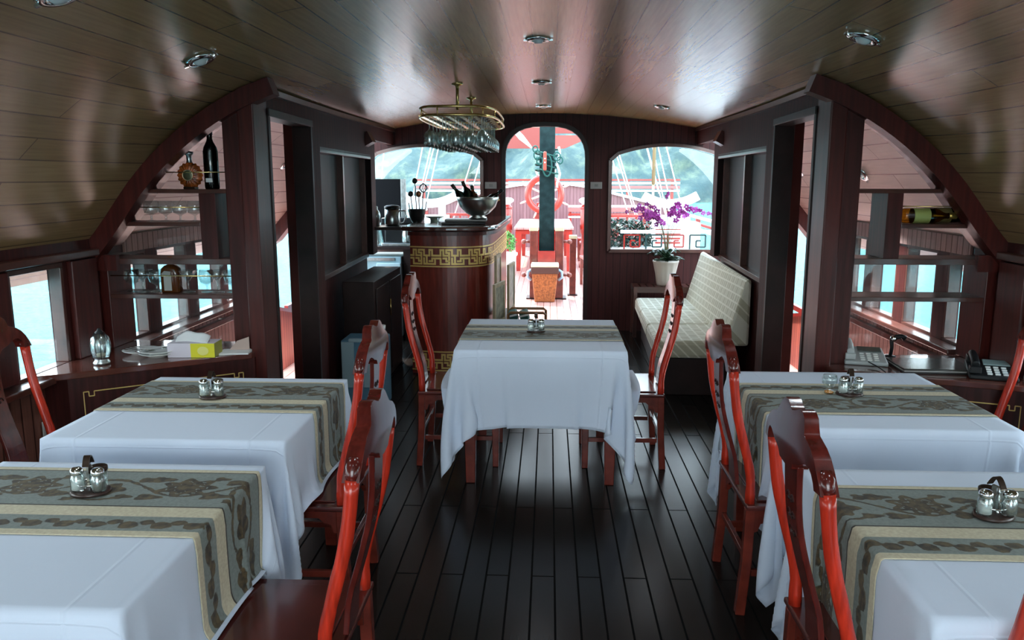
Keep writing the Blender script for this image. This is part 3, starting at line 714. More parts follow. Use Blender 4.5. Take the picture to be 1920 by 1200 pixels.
# ================================================================== CHAIRS
OZ = [.45, .55, .65, .78, .90, 1.0, 1.10]; OO = [0, .004, .028, .062, .080, .086, .074]
def boff(z): return spl(z, OZ, OO)
def make_chair(loc, rz, label):
    """faces local +x"""
    t = thing('dining_chair', loc, label, 'chair', 'red lacquered dining chairs', rz)
    xb = -.215
    # seat: framed board with a slightly sunken panel
    s = MB(); s.box(-.235, .235, -.25, .25, .425, .444)
    s.build('seat_frame', M_seat, t, bevel=.006)
    MB().box(-.19, .195, -.205, .205, .4445, .451).build('seat', M_seat, t, bevel=.004)
    # legs
    for sy in (-1, 1):
        MB().frustum((.205, sy*.215), .034, .034, .044, .044, 0, .425).build('leg', M_tleg, t, bevel=.004)
        m = MB(); m.sweep([(xb-.02, sy*.215, 0), (xb-.004, sy*.215, .22), (xb, sy*.215, .425)], .038, .036, up=(1,0,0)); m.build('leg', M_tleg, t, bevel=.004)
    # apron with corner brackets
    for sy in (-1, 1):
        pr_ = [(-.20, .425), (.19, .425), (.19, .33), (.175, .335), (.165, .365), (.14, .372), (.12, .39), (-.13, .39), (-.15, .372), (-.175, .365), (-.185, .335), (-.20, .33)]
        MB().prism(pr_, lambda p: (p[0], sy*.215-.008, p[1]), lambda p: (p[0], sy*.215+.008, p[1])).build('apron', M_tleg, t)
    for xx in (-.205, .205):
        pr_ = [(-.20, .425), (.20, .425), (.20, .33), (.185, .335), (.175, .365), (.15, .372), (.13, .39), (-.13, .39), (-.15, .372), (-.175, .365), (-.185, .335), (-.20, .33)]
        MB().prism(pr_, lambda p: (xx-.008, p[0], p[1]), lambda p: (xx+.008, p[0], p[1])).build('apron', M_tleg, t)
    for sy in (-1, 1): MB().box(-.20, .20, sy*.215-.009, sy*.215+.009, .155, .18).build('stretcher', M_tleg, t, bevel=.002)
    MB().box(.196, .214, -.205, .205, .155, .18).build('stretcher', M_tleg, t, bevel=.002)
    MB().box(-.224, -.206, -.205, .205, .205, .23).build('stretcher', M_tleg, t, bevel=.002)
    # back: red stiles, dark crest rail, splat
    for sy in (-1, 1):
        zs = np.linspace(.444, .945, 15)
        MB().tube([(xb-boff(z), sy*(.208+.006*math.sin((z-.45)*4)), z) for z in zs], [.0215]*2+[.019+.0015*abs(math.sin(i)) for i in range(11)]+[.0205, .0215], 12, flat=.86).build('stile', M_red, t)
    # crest outline, front view (y, z): rounded shoulders, raised cloud-shaped middle
    half = [(0, 1.082), (.022, 1.088), (.045, 1.098), (.068, 1.098), (.088, 1.086), (.100, 1.066), (.110, 1.050), (.128, 1.044), (.155, 1.034), (.182, 1.016), (.203, .992), (.219, .965), (.228, .94),
            (.190, .94), (.186, .957), (.176, .974), (.160, .986), (.140, .986), (.120, .978), (.098, .966), (.078, .962), (.060, .953), (.050, .938), (0, .934)]
    half = [(y, z if z < .95 else .95+(z-.95)*.93) for y, z in half]
    out = half+[(-y, z) for y, z in half[1:-1]][::-1]
    bm = bmesh.new(); vs = []
    for y, z in out: vs.append(bm.verts.new((0, y, z)))
    bm.faces.new(vs); bmesh.ops.triangulate(bm, faces=bm.faces[:])
    # split along z so that the board can bend
    for zz in (.96, .975, .99, 1.01, 1.03, 1.05):
        bmesh.ops.bisect_plane(bm, geom=bm.verts[:]+bm.edges[:]+bm.faces[:], plane_co=(0, 0, zz), plane_no=(0, 0, 1))
    r = bmesh.ops.extrude_face_region(bm, geom=bm.faces[:]); new = [e for e in r['geom'] if isinstance(e, bmesh.types.BMVert)]; ns = set(new)
    for v_ in bm.verts:
        th = .0205-.005*max(0, (v_.co.z-1.0)/.1); v_.co.x = xb-boff(v_.co.z)-.012*(1-(v_.co.y/.22)**2)+(-th if v_ in ns else th)
    bmesh.ops.recalc_face_normals(bm, faces=bm.faces[:]); me = bpy.data.meshes.new('crest_rail'); bm.to_mesh(me); bm.free(); me.materials.append(M_crest); me.polygons.foreach_set('use_smooth', [True]*len(me.polygons))
    o = bpy.data.objects.new('crest_rail', me); COL.objects.link(o); o.parent = t
    q = o.modifiers.new('bevel', 'BEVEL'); q.width = .008; q.segments = 3; q.limit_method = 'ANGLE'; q.angle_limit = math.radians(50); q.harden_normals = True
    for sy in (-1, 1): MB().tube([(xb-boff(z), sy*y, z) for y, z in ((.209, .945), (.2085, .955), (.205, .972), (.196, .99))], [.0218, .0225, .021, .015], 12, flat=.9).build('shoulder', M_crest, t)
    def sw(z): return .046+.010*((z-.72)/.25)**2
    def sx(z): return xb-boff(z)-.012-.010*math.sin((z-.46)*7)
    m = MB(); n = 16; vs = []; fs = []
    for i in range(n+1):
        z = .452+(.945-.452)*i/n; a = sw(z)
        for (yy, xx) in ((-a, -.008), (a, -.008), (a, .008), (-a, .008)): vs.append((sx(z)+xx, yy, z))
    for i in range(n):
        for k in range(4): fs.append((4*i+k, 4*i+(k+1) % 4, 4*i+4+(k+1) % 4, 4*i+4+k))
    fs += [(0,1,2,3), tuple(4*n+k for k in range(4))]
    sp = m.add(vs, fs).build('splat', M_crest, t, bevel=.003)
    for side in (-1, 1):
        for cz in (.845, .80, .755):
            cv = MB()
            for sg in (-1, 1):
                pts = []
                for k in range(9):
                    a = k/8*4.4; rr = .018-.0016*k; pts.append((sx(cz)+side*.0085, sg*(.014+rr*math.cos(a)*.8), cz+rr*math.sin(a)))
                cv.tube(pts, .0024, 5)
            cv.tube([(sx(cz)+side*.0085, -.012, cz), (sx(cz)+side*.0085, .012, cz)], .003, 5)
            cv.build('carving', M_blk, sp)
    return t
ch0 = None
for (x, y), rz, lb in CH:
    if ch0 is None: ch0 = make_chair((x, y, 0), rz, lb)
    else: dup(ch0, (x, y, 0), rz, lb)
# ================================================================== BAR
def make_bar():
    t = thing('bar_counter', (-.75, 6.9, 0), 'curved dark wooden bar counter with golden key pattern bands, left of the forward door', 'bar')
    o = Vector((-.75, 6.9, 0))
    # front curve, seen from above: (x, y)
    A = [(-1.09, 6.60), (-.95, 6.56), (-.80, 6.54), (-.66, 6.555), (-.55, 6.60), (-.475, 6.69), (-.435, 6.84), (-.42, 7.10), (-.41, 7.60), (-.40, 8.10), (-.395, 8.58)]
    def cur(s): # s 0..1
        L = [0]
        for p, q in zip(A[:-1], A[1:]): L.append(L[-1]+math.hypot(q[0]-p[0], q[1]-p[1]))
        T = [l/L[-1] for l in L]; return Vector((spl(s, T, [p[0] for p in A]), spl(s, T, [p[1] for p in A]), 0)), L[-1]
    LT = cur(0)[1]
    def nor(s):
        d = (cur(min(s+.01,1))[0]-cur(max(s-.01,0))[0]).normalized(); return Vector((d.y, -d.x, 0))
    n = 64; pts = [cur(i/n)[0] for i in range(n+1)]
    body = [(p.x, p.y) for p in pts]+[(-.62, 8.58), (-.62, 7.05), (-1.09, 7.05)]
    MB().prism(body, lambda p: (p[0]-o.x, p[1]-o.y, 0), lambda p: (p[0]-o.x, p[1]-o.y, 1.195)).build('body', mat('bar_front_wood', (.19,.028,.018), .3, coat=.1, noise=.25, nscale=8, stretch=(6,6,.6)), t)
    topc = [tuple((cur(i/n)[0]+nor(i/n)*.055).xy) for i in range(n+1)]; topc = [(x, min(y, 8.585)) for x, y in topc]
    top = [(-1.16, 6.62-.05)]+topc+[(-.68, 8.585), (-.68, 7.1), (-1.16, 7.1)]
    MB().prism(top, lambda p: (p[0]-o.x, p[1]-o.y, 1.205), lambda p: (p[0]-o.x, p[1]-o.y, 1.242)).build('bar_top', mat('bar_top_lacquer', (.10,.035,.028), .12, coat=.8), t, bevel=.012)
    mo = MB(); mo.sweep([cur(i/n)[0]+nor(i/n)*.02+Vector((0,0,1.185))-o for i in range(n+1)], .04, .03); mo.build('moulding', M_post, t)
    def on(s, z, off=.005): p = cur(s)[0]+nor(s)*off-o; return (p.x, p.y, z)
    # golden bands: two rails and a key fret between them
    for zl, zh in ((.915, 1.075), (.035, .195)):
        gm = MB()
        for z in (zl, zh):
            vs = []; fs = []
            for i in range(n+1): vs += [on(i/n, z-.005, .001), on(i/n, z-.005), on(i/n, z+.005), on(i/n, z+.005, .001)]
            for i in range(n):
                for k in range(3): fs.append((4*i+k, 4*i+k+1, 4*i+5+k, 4*i+4+k))
            gm.add(vs, fs)
        gm.build('gold_border', M_inlay, t)
        unit = .235; H = (zh-zl)-.045; zb = zl+.022; q = H/5; e = unit/10
        fret = MB()
        def bar(s0, z0, s1, z1):
            w = .0078
            if abs(s1-s0) < 1e-6: a, b, c, d = s0-w, s1+w, min(z0,z1)-w, max(z0,z1)+w
            else: a, b, c, d = min(s0,s1)-w, max(s0,s1)+w, z0-w, z0+w
            m_ = max(1, int((b-a)/.03)); vs = []; fs = []
            for i in range(m_+1):
                s = (a+(b-a)*i/m_)/LT
                if s < 0 or s > 1: return
                vs += [on(s, c), on(s, d)]
            for i in range(m_): fs.append((2*i, 2*i+2, 2*i+3, 2*i+1))
            fret.add(vs, fs)
        A1 = [(0,3),(1,3),(1,5),(2,5),(2,3),(4,3),(4,1),(3,1),(3,2)]
        A2 = [(0,2),(1,2),(1,0),(4,0),(4,1)]
        A3 = [(3,4),(3,5),(5,5),(5,3),(6,3),(6,0),(9,0),(9,2),(8,2),(8,1),(7,1)]
        A4 = [(5,2),(5,0),(6,0)]
        A5 = [(6,3),(7,3),(7,5),(8,5),(8,3),(10,3)]
        A6 = [(9,2),(10,2)]; A7 = [(2,2),(3,2)]; A8 = [(3,4),(4,4),(4,3)]
        k = 0
        while (k+.02)*unit < LT:
            for path in (A1, A2, A3, A4, A5, A6, A7, A8):
                for (a, b), (c, d) in zip(path[:-1], path[1:]):
                    bar(k*unit+a*e+.01, zb+b*q, k*unit+c*e+.01, zb+d*q)
            k += 1
        fr = fret.build('gold_key_fret', M_inlay, t)
    # back shelf of the bar
    MB().box(-1.62-o.x, -.66-o.x, 7.30-o.y, 7.62-o.y, 1.165, 1.195).build('back_shelf', M_blk, t, bevel=.004)
    MB().box(-1.15-o.x, -1.12-o.x, 7.1-o.y, 7.6-o.y, 0, 1.165).build('end_panel', M_blk, t)
    return t
make_bar()
BT = 1.243
def lathe_thing(name, loc, prof, m, label, cat, group=None, seg=24):
    o = MB().lathe(prof, seg=seg).build(name, m, loc=loc); tag(o, label, cat, group); return o

# ---- back counter with fridge
t = thing('back_counter', (-1.40, 8.25, 0), 'dark counter slab over the grey blue fridge under the left bulkhead window', 'counter')
MB().box(-.45, .71, -.33, .33, .93, .965).build('counter_top', M_blk, t, bevel=.004)
MB().box(.0, .70, -.28, .32, 0, .93).build('cabinet', M_blk, t)
t = thing('fridge', (-1.60, 8.2, 0), 'grey blue under-counter fridge in the far left corner behind the bar', 'fridge')
MB().box(-.20, .185, -.27, .27, .05, .86).build('body', M_fridge, t, bevel=.008)
MB().box(-.06, .185, -.305, -.275, .06, .80).build('door', M_fridge2, t, bevel=.008)
MB().box(-.17, .12, -.28, -.272, .82, .85).build('vent_panel', M_steel2, t)
MB().box(-.20, .185, -.25, .25, 0, .05).build('plinth', M_black, t)

t = thing('coffee_machine', (-1.45, 8.15, .966), 'black coffee machine with glass jug standing on the back counter', 'coffee machine')
MB().box(-.16, .22, -.05, .16, 0, .27).build('body', M_black, t, bevel=.012)
MB().box(-.16, .22, -.22, -.05, .22, .28).build('brew_head', M_black, t, bevel=.012)
MB().box(-.16, .22, -.22, -.05, 0, .03).build('warming_plate', M_steel2, t, bevel=.005)
t = thing('glass_jug', (-1.66, 7.98, .966), 'clear glass coffee jug on the back counter left of the coffee machine', 'jug')
MB().lathe([(.055,.0),(.062,.01),(.060,.05),(.042,.15),(.040,.21),(.046,.23),(.043,.225),(.037,.205),(.039,.15),(.056,.05),(.055,.008)], seg=24).build('body', G_glass, t)
MB().tube([(-.045,0,.19),(-.085,0,.17),(-.09,0,.10),(-.06,0,.05)], .008, 8).build('handle', M_black, t)
t = thing('glass_jug', (-1.35, 7.98, .996), 'glass jug with chrome rim below the brew head of the coffee machine', 'jug')
MB().lathe([(.050,.0),(.060,.01),(.062,.08),(.048,.14),(.050,.16),(.046,.158),(.045,.14),(.058,.08),(.056,.012)], seg=24).build('body', G_glass, t)
MB().tube([(.045,0,.14),(.09,0,.13),(.09,0,.06),(.06,0,.03)], .007, 8).build('handle', M_steel, t)
t = thing('menu_board', (-1.60, 8.42, .966), 'black upright panel in front of the left bulkhead window', 'board')
MB().box(-.16, .11, -.02, .02, 0, .66).build('panel', M_matte, t)
MB().box(.11, .16, -.02, .02, 0, .66).build('side_edge', M_steel2, t, bevel=.003)

t = thing('blender_jug', (-1.40, 7.46, 1.196), 'steel blender jug with dark lid and glass side on the bar back shelf', 'blender')
MB().lathe([(.0001,0),(.062,0),(.072,.02),(.070,.16),(.0001,.16)]).build('jug', M_steel2, t)
MB().lathe([(.074,.16),(.074,.18),(.05,.19),(.0001,.195)]).build('lid', M_black, t)
MB().tube([(.070,0,.14),(.12,0,.14),(.13,0,.09),(.11,0,.03),(.07,0,.02)], .009, 8).build('handle', M_steel, t)
lathe_thing('cocktail_shaker', (-1.555, 7.45, 1.196), [(.0001,0),(.034,0),(.046,.09),(.044,.11),(.030,.14),(.020,.15),(.020,.18),(.0001,.185)], M_steel2, 'slim steel cocktail shaker left of the blender jug', 'shaker')

t = thing('utensil_pot', (-1.17, 7.46, 1.196), 'dark metal pot full of bar utensils in front of the left bulkhead window', 'pot')
MB().lathe([(.0001,0),(.045,0),(.048,.015),(.040,.025),(.062,.06),(.075,.11),(.080,.15),(.084,.155),(.078,.15),(.07,.11),(.055,.06),(.0001,.04)]).build('pot', mat('dark_pewter', (.06,.07,.07), .3, metal=.8), t)
uts = [((-.03,0), (-.055,.0), .30, 'ball'), ((.0,.01), (-.015,.0), .42, 'ball'), ((.03,0), (.02,.0), .30, 'spoon'), ((.045,.0), (.065,.0), .33, 'whisk'), ((-.05,0), (-.075,0), .22, 'rod'), ((.06,.02), (.09,0), .23, 'rod')]
for (a, b, h, kd) in uts:
    u_ = thing('bar_utensil', (-1.17+a[0], 7.46+a[1], 1.25), 'dark metal %s standing in the utensil pot, %s' % ({'ball':'muddler with round head','spoon':'spoon','whisk':'wire whisk','rod':'thin stirring rod'}[kd], 'leaning %s, %s' % ('left' if b[0] < 0 else 'right', 'tall' if h > .35 else 'tallest on its side' if h > .3 else 'medium height' if h > .25 else 'short')), 'utensil', 'utensils in the pot')
    d = (b[0]-a[0], 0, h-.06)
    MB().tube([(0,0,0), d], .005, 6).build('shaft', M_black, u_)
    if kd == 'ball': MB().ball(d, .026, 10, (1,.5,1)).build('head', M_black, u_)
    if kd == 'spoon': MB().ball(d, .024, 10, (1,.3,1.2)).build('head', mat('copper_brown', (.25,.08,.03), .3, metal=.7), u_)
    if kd == 'whisk':
        w = MB()
        for k in range(4):
            an = PI*k/4; w.tube([(d[0]+.038*math.sin(PI*j/8)*math.cos(an)*(1), .038*math.sin(PI*j/8)*math.sin(an), d[2]-.02+.09*(j/8)) for j in range(9)], .003, 5)
            w.tube([(d[0]-.038*math.sin(PI*j/8)*math.cos(an), -.038*math.sin(PI*j/8)*math.sin(an), d[2]-.02+.09*(j/8)) for j in range(9)], .003, 5)
        w.build('head', M_black, u_)
t = thing('citrus_dish', (-1.00, 7.44, 1.196), 'pale green footed dish with a wide rim on the bar back shelf', 'dish')
MB().lathe([(.0001,0),(.04,0),(.045,.02),(.04,.05),(.045,.07),(.085,.085),(.087,.09),(.0001,.088)]).build('dish', mat('pale_jade', (.32,.42,.34), .3), t)
t = thing('drink_tumbler', (-.93, 7.33, 1.196), 'short empty glass beside the green dish on the bar back shelf', 'glass')
MB().lathe([(.0001,.004),(.026,.0),(.033,.08),(.031,.08),(.025,.01)]).build('body', G_glass, t)

# ---- wine bowl and menus
t = thing('leather_menu', (-.70, 6.98, BT), 'black leather menu folder under the steel wine bowl, lowest of the pair', 'menu', rz=.25)
MB().box(-.19, .19, -.13, .13, 0, .022).build('cover', mat('black_leather', (.02,.02,.02), .4), t, bevel=.005)
t = thing('leather_menu', (-.66, 6.99, BT+.0235), 'dark menu folder lying directly beneath the steel wine bowl', 'menu', rz=.05)
MB().box(-.18, .18, -.12, .12, 0, .020).build('cover', MATS['black_leather'], t, bevel=.005)
MB().box(-.175, .178, -.123, -.119, .004, .016).build('pages', mat('grey_paper', (.4,.4,.38), .7), t)
BB = BT+.045
t = thing('wine_bowl', (-.56, 7.0, BB), 'large polished steel bowl holding wine bottles on the bar top', 'bowl')
MB().lathe([(.0001,0),(.075,0),(.078,.012),(.055,.022),(.10,.045),(.155,.10),(.178,.16),(.185,.185),(.181,.187),(.173,.16),(.148,.10),(.095,.055),(.0001,.04)], seg=40).build('bowl', mat('bowl_steel', (.62,.65,.62), .32, metal=1), t)
def bottle_prof(h=.30, r=.037, nr=.014):
    return [(.0001,0),(r*.9,0),(r,.008),(r,h*.60),(r*.86,h*.67),(nr*1.25,h*.76),(nr,h*.80),(nr,h*.96),(nr*1.15,h*.965),(nr*1.15,h),(.0001,h)]
def make_bottle(name, loc, gm, label, cap=M_black, lab=None, h=.30, r=.037, rot=None, group=None, cat='bottle'):
    t = thing(name, loc, label, cat, group)
    MB().lathe(bottle_prof(h, r), seg=20).build('glass', gm, t)
    MB().lathe([(.0150,h*.86),(.0162,h*.865),(.0165,h*1.003),(.0001,h*1.006)], seg=16).build('capsule', cap, t)
    if lab: MB().lathe([(r+.0007,h*.18),(r+.0007,h*.48)], seg=20).build('paper_label', lab, t)
    if rot: t.rotation_euler = rot
    return t
M_lab = mat('bottle_label_paper', (.62,.58,.45), .6); M_cork = mat('dull_capsule', (.05,.045,.03), .4); M_foil = mat('gold_foil', (.55,.36,.08), .3, metal=.8)
make_bottle('wine_bottle', (-.60, 7.0, BB+.055), G_dgreen, 'wine bottle leaning far left out of the steel bowl', M_cork, M_lab, rot=(0, math.radians(-38), .0))
make_bottle('wine_bottle', (-.58, 6.98, BB+.085), G_dgreen, 'dark wine bottle in the bowl leaning left behind the foremost bottle', M_cork, None, rot=(math.radians(-8), math.radians(-26), 0), h=.26)
make_bottle('wine_bottle', (-.565, 6.95, BB+.07), G_brown, 'wine bottle with rounded cap in the middle of the steel bowl', M_cork, None, rot=(math.radians(-12), math.radians(-12), 0), h=.22)
make_bottle('wine_bottle', (-.53, 7.05, BB+.09), G_gold, 'wine bottle with yellow foil lying low in the steel bowl', M_foil, M_lab, rot=(0, math.radians(62), 0), h=.17)
make_bottle('wine_bottle', (-.55, 6.98, BB+.075), G_dgreen, 'wine bottle leaning right over the rim of the steel bowl', M_black, None, rot=(0, math.radians(50), 0), h=.27)

# ---- hanging glass rack
RZ = 2.045
t = thing('glass_rack', (-.58, 6.2, RZ), 'brass hanging rack full of upturned wine glasses below the ceiling', 'glass rack')
for nm, dz, s_ in (('upper_rail', .055, 1.0), ('lower_rail', .0, 1.02)):
    pts = []
    for k in range(28):
        a = 2*PI*k/28; c = math.cos(a); s = math.sin(a); pts.append((.27*s_*math.copysign(abs(c)**.45, c), .80*math.copysign(abs(s)**.55, s), dz))
    MB().tube(pts, .009, 8, closed=True).build(nm, M_brass, t)
for k in range(10):
    a = 2*PI*k/10+.2; c = math.cos(a); s = math.sin(a)
    MB().tube([(.27*math.copysign(abs(c)**.45, c), .80*math.copysign(abs(s)**.55, s), -.0), (.27*math.copysign(abs(c)**.45, c), .80*math.copysign(abs(s)**.55, s), .055)], .005, 6).build('rail_post', M_brass, t)
for y in (-.5, .5):
    MB().tube([(0, y, .055), (0, y, ceil_z(-.58, 6.2+y)-RZ)], .011, 10).lathe([(.04,.0),(.04,-.008),(.016,-.016),(.011,-.03)], (0, y, ceil_z(-.58, 6.2+y)-RZ), 20).build('hanging_rod', M_brass, t)
for x in (-.225, -.135, -.045, .045, .135, .225):
    MB().box(x-.0145, x+.0145, -.72, .72, -.003, .003).build('slot_bar', M_brass, t)
gp = [(.034,0),(.034,-.003),(.006,-.008),(.0042,-.02),(.0042,-.085),(.010,-.095),(.030,-.112),(.040,-.138),(.040,-.165),(.034,-.205),(.033,-.205),(.038,-.165),(.038,-.138),(.028,-.115),(.0001,-.102)]
g0 = None
for i in range(5):
    for j in range(8):
        loc = (-.58-.18+.09*i, 6.2-.63+.18*j, RZ+.0065)
        lb = 'upturned wine glass in the brass rack, nearest row, '+('leftmost', 'second from the left', 'middle one', 'second from the right', 'rightmost')[i] if j == 0 else 'upturned wine glass hanging in the brass rack behind the nearest row'
        if g0 is None:
            g0 = thing('hanging_wine_glass', loc, lb, 'wine glass', 'wine glasses hanging in the brass rack')
            MB().lathe(gp, seg=18).build('glass', glassy('clear_wine_glass', (.96,.99,.99), 1.5, .02, body=.30), g0)
        else: dup(g0, loc, 0, lb)

# ---- leaning picture frames and magazine rack beside the bar
for i, (x, y, w, h, rz, lb) in enumerate([(-.335, 6.35, .30, .33, 1.35, 'light wooden picture frame leaning by the bar, the nearer one with a pointed top'), (-.27, 7.0, .32, .42, 1.45, 'light wooden picture frame standing by the bar, the farther thin one'), (-.37, 6.75, .30, .52, 1.5, 'tall pale framed panel leaning directly on the right side of the bar')]):
    t = thing('picture_frame', (x, y, .48 if i < 3 else 0), lb, 'picture frame', rz=rz)
    for (a, b, c, d) in ((-w/2, w/2, 0, .03), (-w/2, w/2, h-.03, h), (-w/2, -w/2+.03, .03, h-.03), (w/2-.03, w/2, .03, h-.03)):
        pass
    f = MB().box(-w/2, w/2, -.01, .01, 0, .03).box(-w/2, w/2, -.01, .01, h-.03, h).box(-w/2, -w/2+.03, -.01, .01, .03, h-.03).box(w/2-.03, w/2, -.01, .01, .03, h-.03)
    f.build('frame', mat('pale_ash_wood', (.42,.33,.20), .45, noise=.2, nscale=12), t)
    MB().box(-w/2+.03, w/2-.03, -.004, .004, .03, h-.03).build('picture', mat('faded_print', (.30,.30,.22), .3, noise=.5, nscale=18), t)
t = thing('low_stand', (-.33, 6.72, 0), 'low narrow wooden stand on the floor between the bar and the forward door', 'stand')
MB().box(-.055, .09, -.50, .42, .44, .478).build('top', M_post, t, bevel=.004)
for x in (-.035, .07):
    for y in (-.47, .39): MB().box(x-.015, x+.015, y-.015, y+.015, 0, .44).build('leg', M_post, t)
t = thing('magazine_rack', (-.10, 6.3, 0), 'low rattan rack with striped papers just behind the middle table', 'rack')
MB().tube([(-.16,0,0),(-.16,0,.56),(-.14,0,.575),(.12,0,.575),(.14,0,.56),(.14,0,0)], .011, 8).build('front_frame', mat('rattan_cane', (.30,.15,.06), .45), t)
MB().tube([(-.16,.22,0),(-.16,.22,.56),(-.14,.22,.575),(.12,.22,.575),(.14,.22,.56),(.14,.22,0)], .011, 8).build('back_frame', MATS['rattan_cane'], t)
MB().box(-.16, .14, 0, .22, .36, .375).build('tray', MATS['rattan_cane'], t)
for k in range(2):
    s = thing('folded_cloth', (-.20+.09*k, 6.41, .375), 'green and white striped folded cloth in the rattan rack, %s' % ('left one' if k == 0 else 'right one'), 'cloth')
    mm = mat('striped_fabric', (.03,.12,.10), .7)
    MB().box(-.02, .05, -.08, .08, 0, .20).build('fabric', mm, s, bevel=.01)
    for q_ in range(4): MB().box(-.022, .052, -.082, .082, .03+.045*q_, .045+.045*q_).build('white_stripe', M_white, s)
    s.rotation_euler = (0, math.radians(-14), 0)

# ---- crates left of the bar
t = thing('storage_crate', (-1.28, 5.62, 0), 'blue plastic crate with pale panels behind the far left chair', 'crate')
MB().box(-.13, .17, -.12, .16, .0, .50).build('body', M_crate, t, bevel=.01)
MB().box(-.125, -.035, -.135, -.12, .16, .49).build('pale_panel', M_crate2, t, bevel=.004)
MB().box(.03, .11, -.135, -.12, .16, .46).build('pale_panel', M_crate2, t, bevel=.004)
MB().box(-.07, .04, -.14, -.10, .49, .515).build('handle', M_crate2, t, bevel=.004)
t = thing('paper_cup', (-1.16, 5.70, .50), 'small white cup standing on the blue crate', 'cup')
MB().lathe([(.0001,0),(.026,0),(.034,.075),(.032,.075),(.024,.006),(.0001,.006)]).build('cup', M_white, t)
t = thing('side_cabinet', (-1.36, 6.5, 0), 'dark cabinet against the left inner wall behind the blue crate', 'cabinet')
MB().box(-.14, .10, -.55, .55, 0, .86).build('body', M_blk, t, bevel=.005)
MB().box(.10, .112, -.50, -.02, .06, .80).build('door', M_blk, t, bevel=.004)
MB().box(.10, .112, .02, .50, .06, .80).build('door', M_blk, t, bevel=.004)
MB().tube([(.125,-.05,.52),(.125,-.05,.66)], .005, 6).build('handle', M_brass, t)

# ================================================================== SOFA
def sofa_mat():
    m = bpy.data.materials.new('beige_key_fabric'); m.use_nodes = True; n = m.node_tree.nodes; l = m.node_tree.links
    b = n['Principled BSDF']; b.inputs['Roughness'].default_value = .8; b.inputs['Sheen Weight'].default_value = .2
    t = n.new('ShaderNodeTexCoord'); s = n.new('ShaderNodeSeparateXYZ'); l.new(t.outputs['Object'], s.inputs[0])
    ad = n.new('ShaderNodeMath'); ad.operation = 'ADD'; l.new(s.outputs['X'], ad.inputs[0]); l.new(s.outputs['Z'], ad.inputs[1])
    c = n.new('ShaderNodeCombineXYZ'); l.new(s.outputs['Y'], c.inputs[0]); l.new(ad.outputs[0], c.inputs[1])
    def brick(w, r, off, ms):
        k = n.new('ShaderNodeTexBrick'); k.inputs['Scale'].default_value = 1; k.inputs['Brick Width'].default_value = w; k.inputs['Row Height'].default_value = r
        k.inputs['Mortar Size'].default_value = ms; k.offset = off; k.inputs['Mortar Smooth'].default_value = 0
        l.new(c.outputs[0], k.inputs['Vector']); return k
    a = brick(.16, .075, .5, .008); d = brick(.075, .15, .3, .007)
    mx = n.new('ShaderNodeMath'); mx.operation = 'MAXIMUM'; l.new(a.outputs['Fac'], mx.inputs[0]); l.new(d.outputs['Fac'], mx.inputs[1])
    mi = n.new('ShaderNodeMix'); mi.data_type = 'RGBA'; l.new(mx.outputs[0], mi.inputs[0]); mi.inputs[6].default_value = (.56,.52,.37,1); mi.inputs[7].default_value = (.85,.82,.68,1)
    l.new(mi.outputs[2], b.inputs['Base Color']); return m
M_sofa = sofa_mat()
t = thing('sofa', (1.35, 7.05, 0), 'beige patterned bench sofa with slanted back against the right inner wall', 'sofa')
ox, oy = 1.35, 7.05
def SX(y): return 1.545+.042*(y-6)   # wall side
pb = MB()
def skew(mb, x0, x1, y0, y1, z0, z1, x0b=None, x1b=None):
    """box following the wall's slight splay; optional other x at the top"""
    x0b = x0 if x0b is None else x0b; x1b = x1 if x1b is None else x1b; vs = []
    for z, a, b in ((z0, x0, x1), (z1, x0b, x1b)):
        for y, q in ((y0, a), (y0, b), (y1, b), (y1, a)): vs.append((q+.042*(y-6)-ox, y-oy, z))
    return mb.add(vs, [(3,2,1,0),(4,5,6,7),(0,1,5,4),(1,2,6,5),(2,3,7,6),(3,0,4,7)])
skew(MB(), .93, 1.50, 5.98, 8.2, 0, .285).build('base', M_blk, t, bevel=.006)
for k in range(3):
    y0 = 5.95+.755*k; skew(MB(), .86, 1.46, y0, y0+.745, .29, .425).build('seat_cushion', M_sofa, t, bevel=.03)
skew(MB(), 1.37, 1.555, 5.90, 8.22, .40, .90, 1.515, 1.555).build('backrest', M_sofa, t, bevel=.025)
# slatted side table with orchid
t = thing('side_table', (1.27, 8.38, 0), 'small dark table with a slatted top beneath the orchid by the bulkhead', 'table')
for k in range(9): MB().box(-.32+.072*k, -.32+.072*k+.055, -.14, .16, .505, .53).build('slat', M_trim, t)
MB().box(-.33, .34, -.15, -.13, .47, .53).build('rail', M_trim, t)
MB().box(-.33, .34, .15, .17, .47, .53).build('rail', M_trim, t)
for x in (-.31, .32):
    for y in (-.13, .15): MB().box(x-.018, x+.018, y-.018, y+.018, 0, .47).build('leg', M_trim, t)
t = thing('potted_orchid', (1.28, 8.38, .531), 'purple orchid with long flower sprays in a fluted cream pot before the right bulkhead window', 'plant')
fl = MB(); vs = []; prof = [(.0001,0),(.085,0),(.09,.02),(.105,.13),(.128,.235),(.135,.245),(.135,.262),(.12,.262),(.10,.225),(.0001,.225)]
for r, z in prof:
    for k in range(48):
        a = 2*PI*k/48; q = r*(1+(.03*math.cos(12*a) if .01 < z < .24 and r > .02 else 0)); vs.append((q*math.cos(a), q*math.sin(a), z))
fl.add(vs, [(i*48+k, i*48+(k+1) % 48, (i+1)*48+(k+1) % 48, (i+1)*48+k) for i in range(len(prof)-1) for k in range(48)], True).build('pot', mat('cream_pot', (.55,.47,.40), .5), t)
M_leaf = mat('orchid_leaf', (.018,.05,.022), .3, coat=.3, noise=.4, nscale=25); M_stem = mat('orchid_stem', (.12,.13,.05), .5)
M_pet = mat('orchid_petal', (.38,.035,.30), .5, noise=.45, nscale=60)
rnd = random.Random(4)
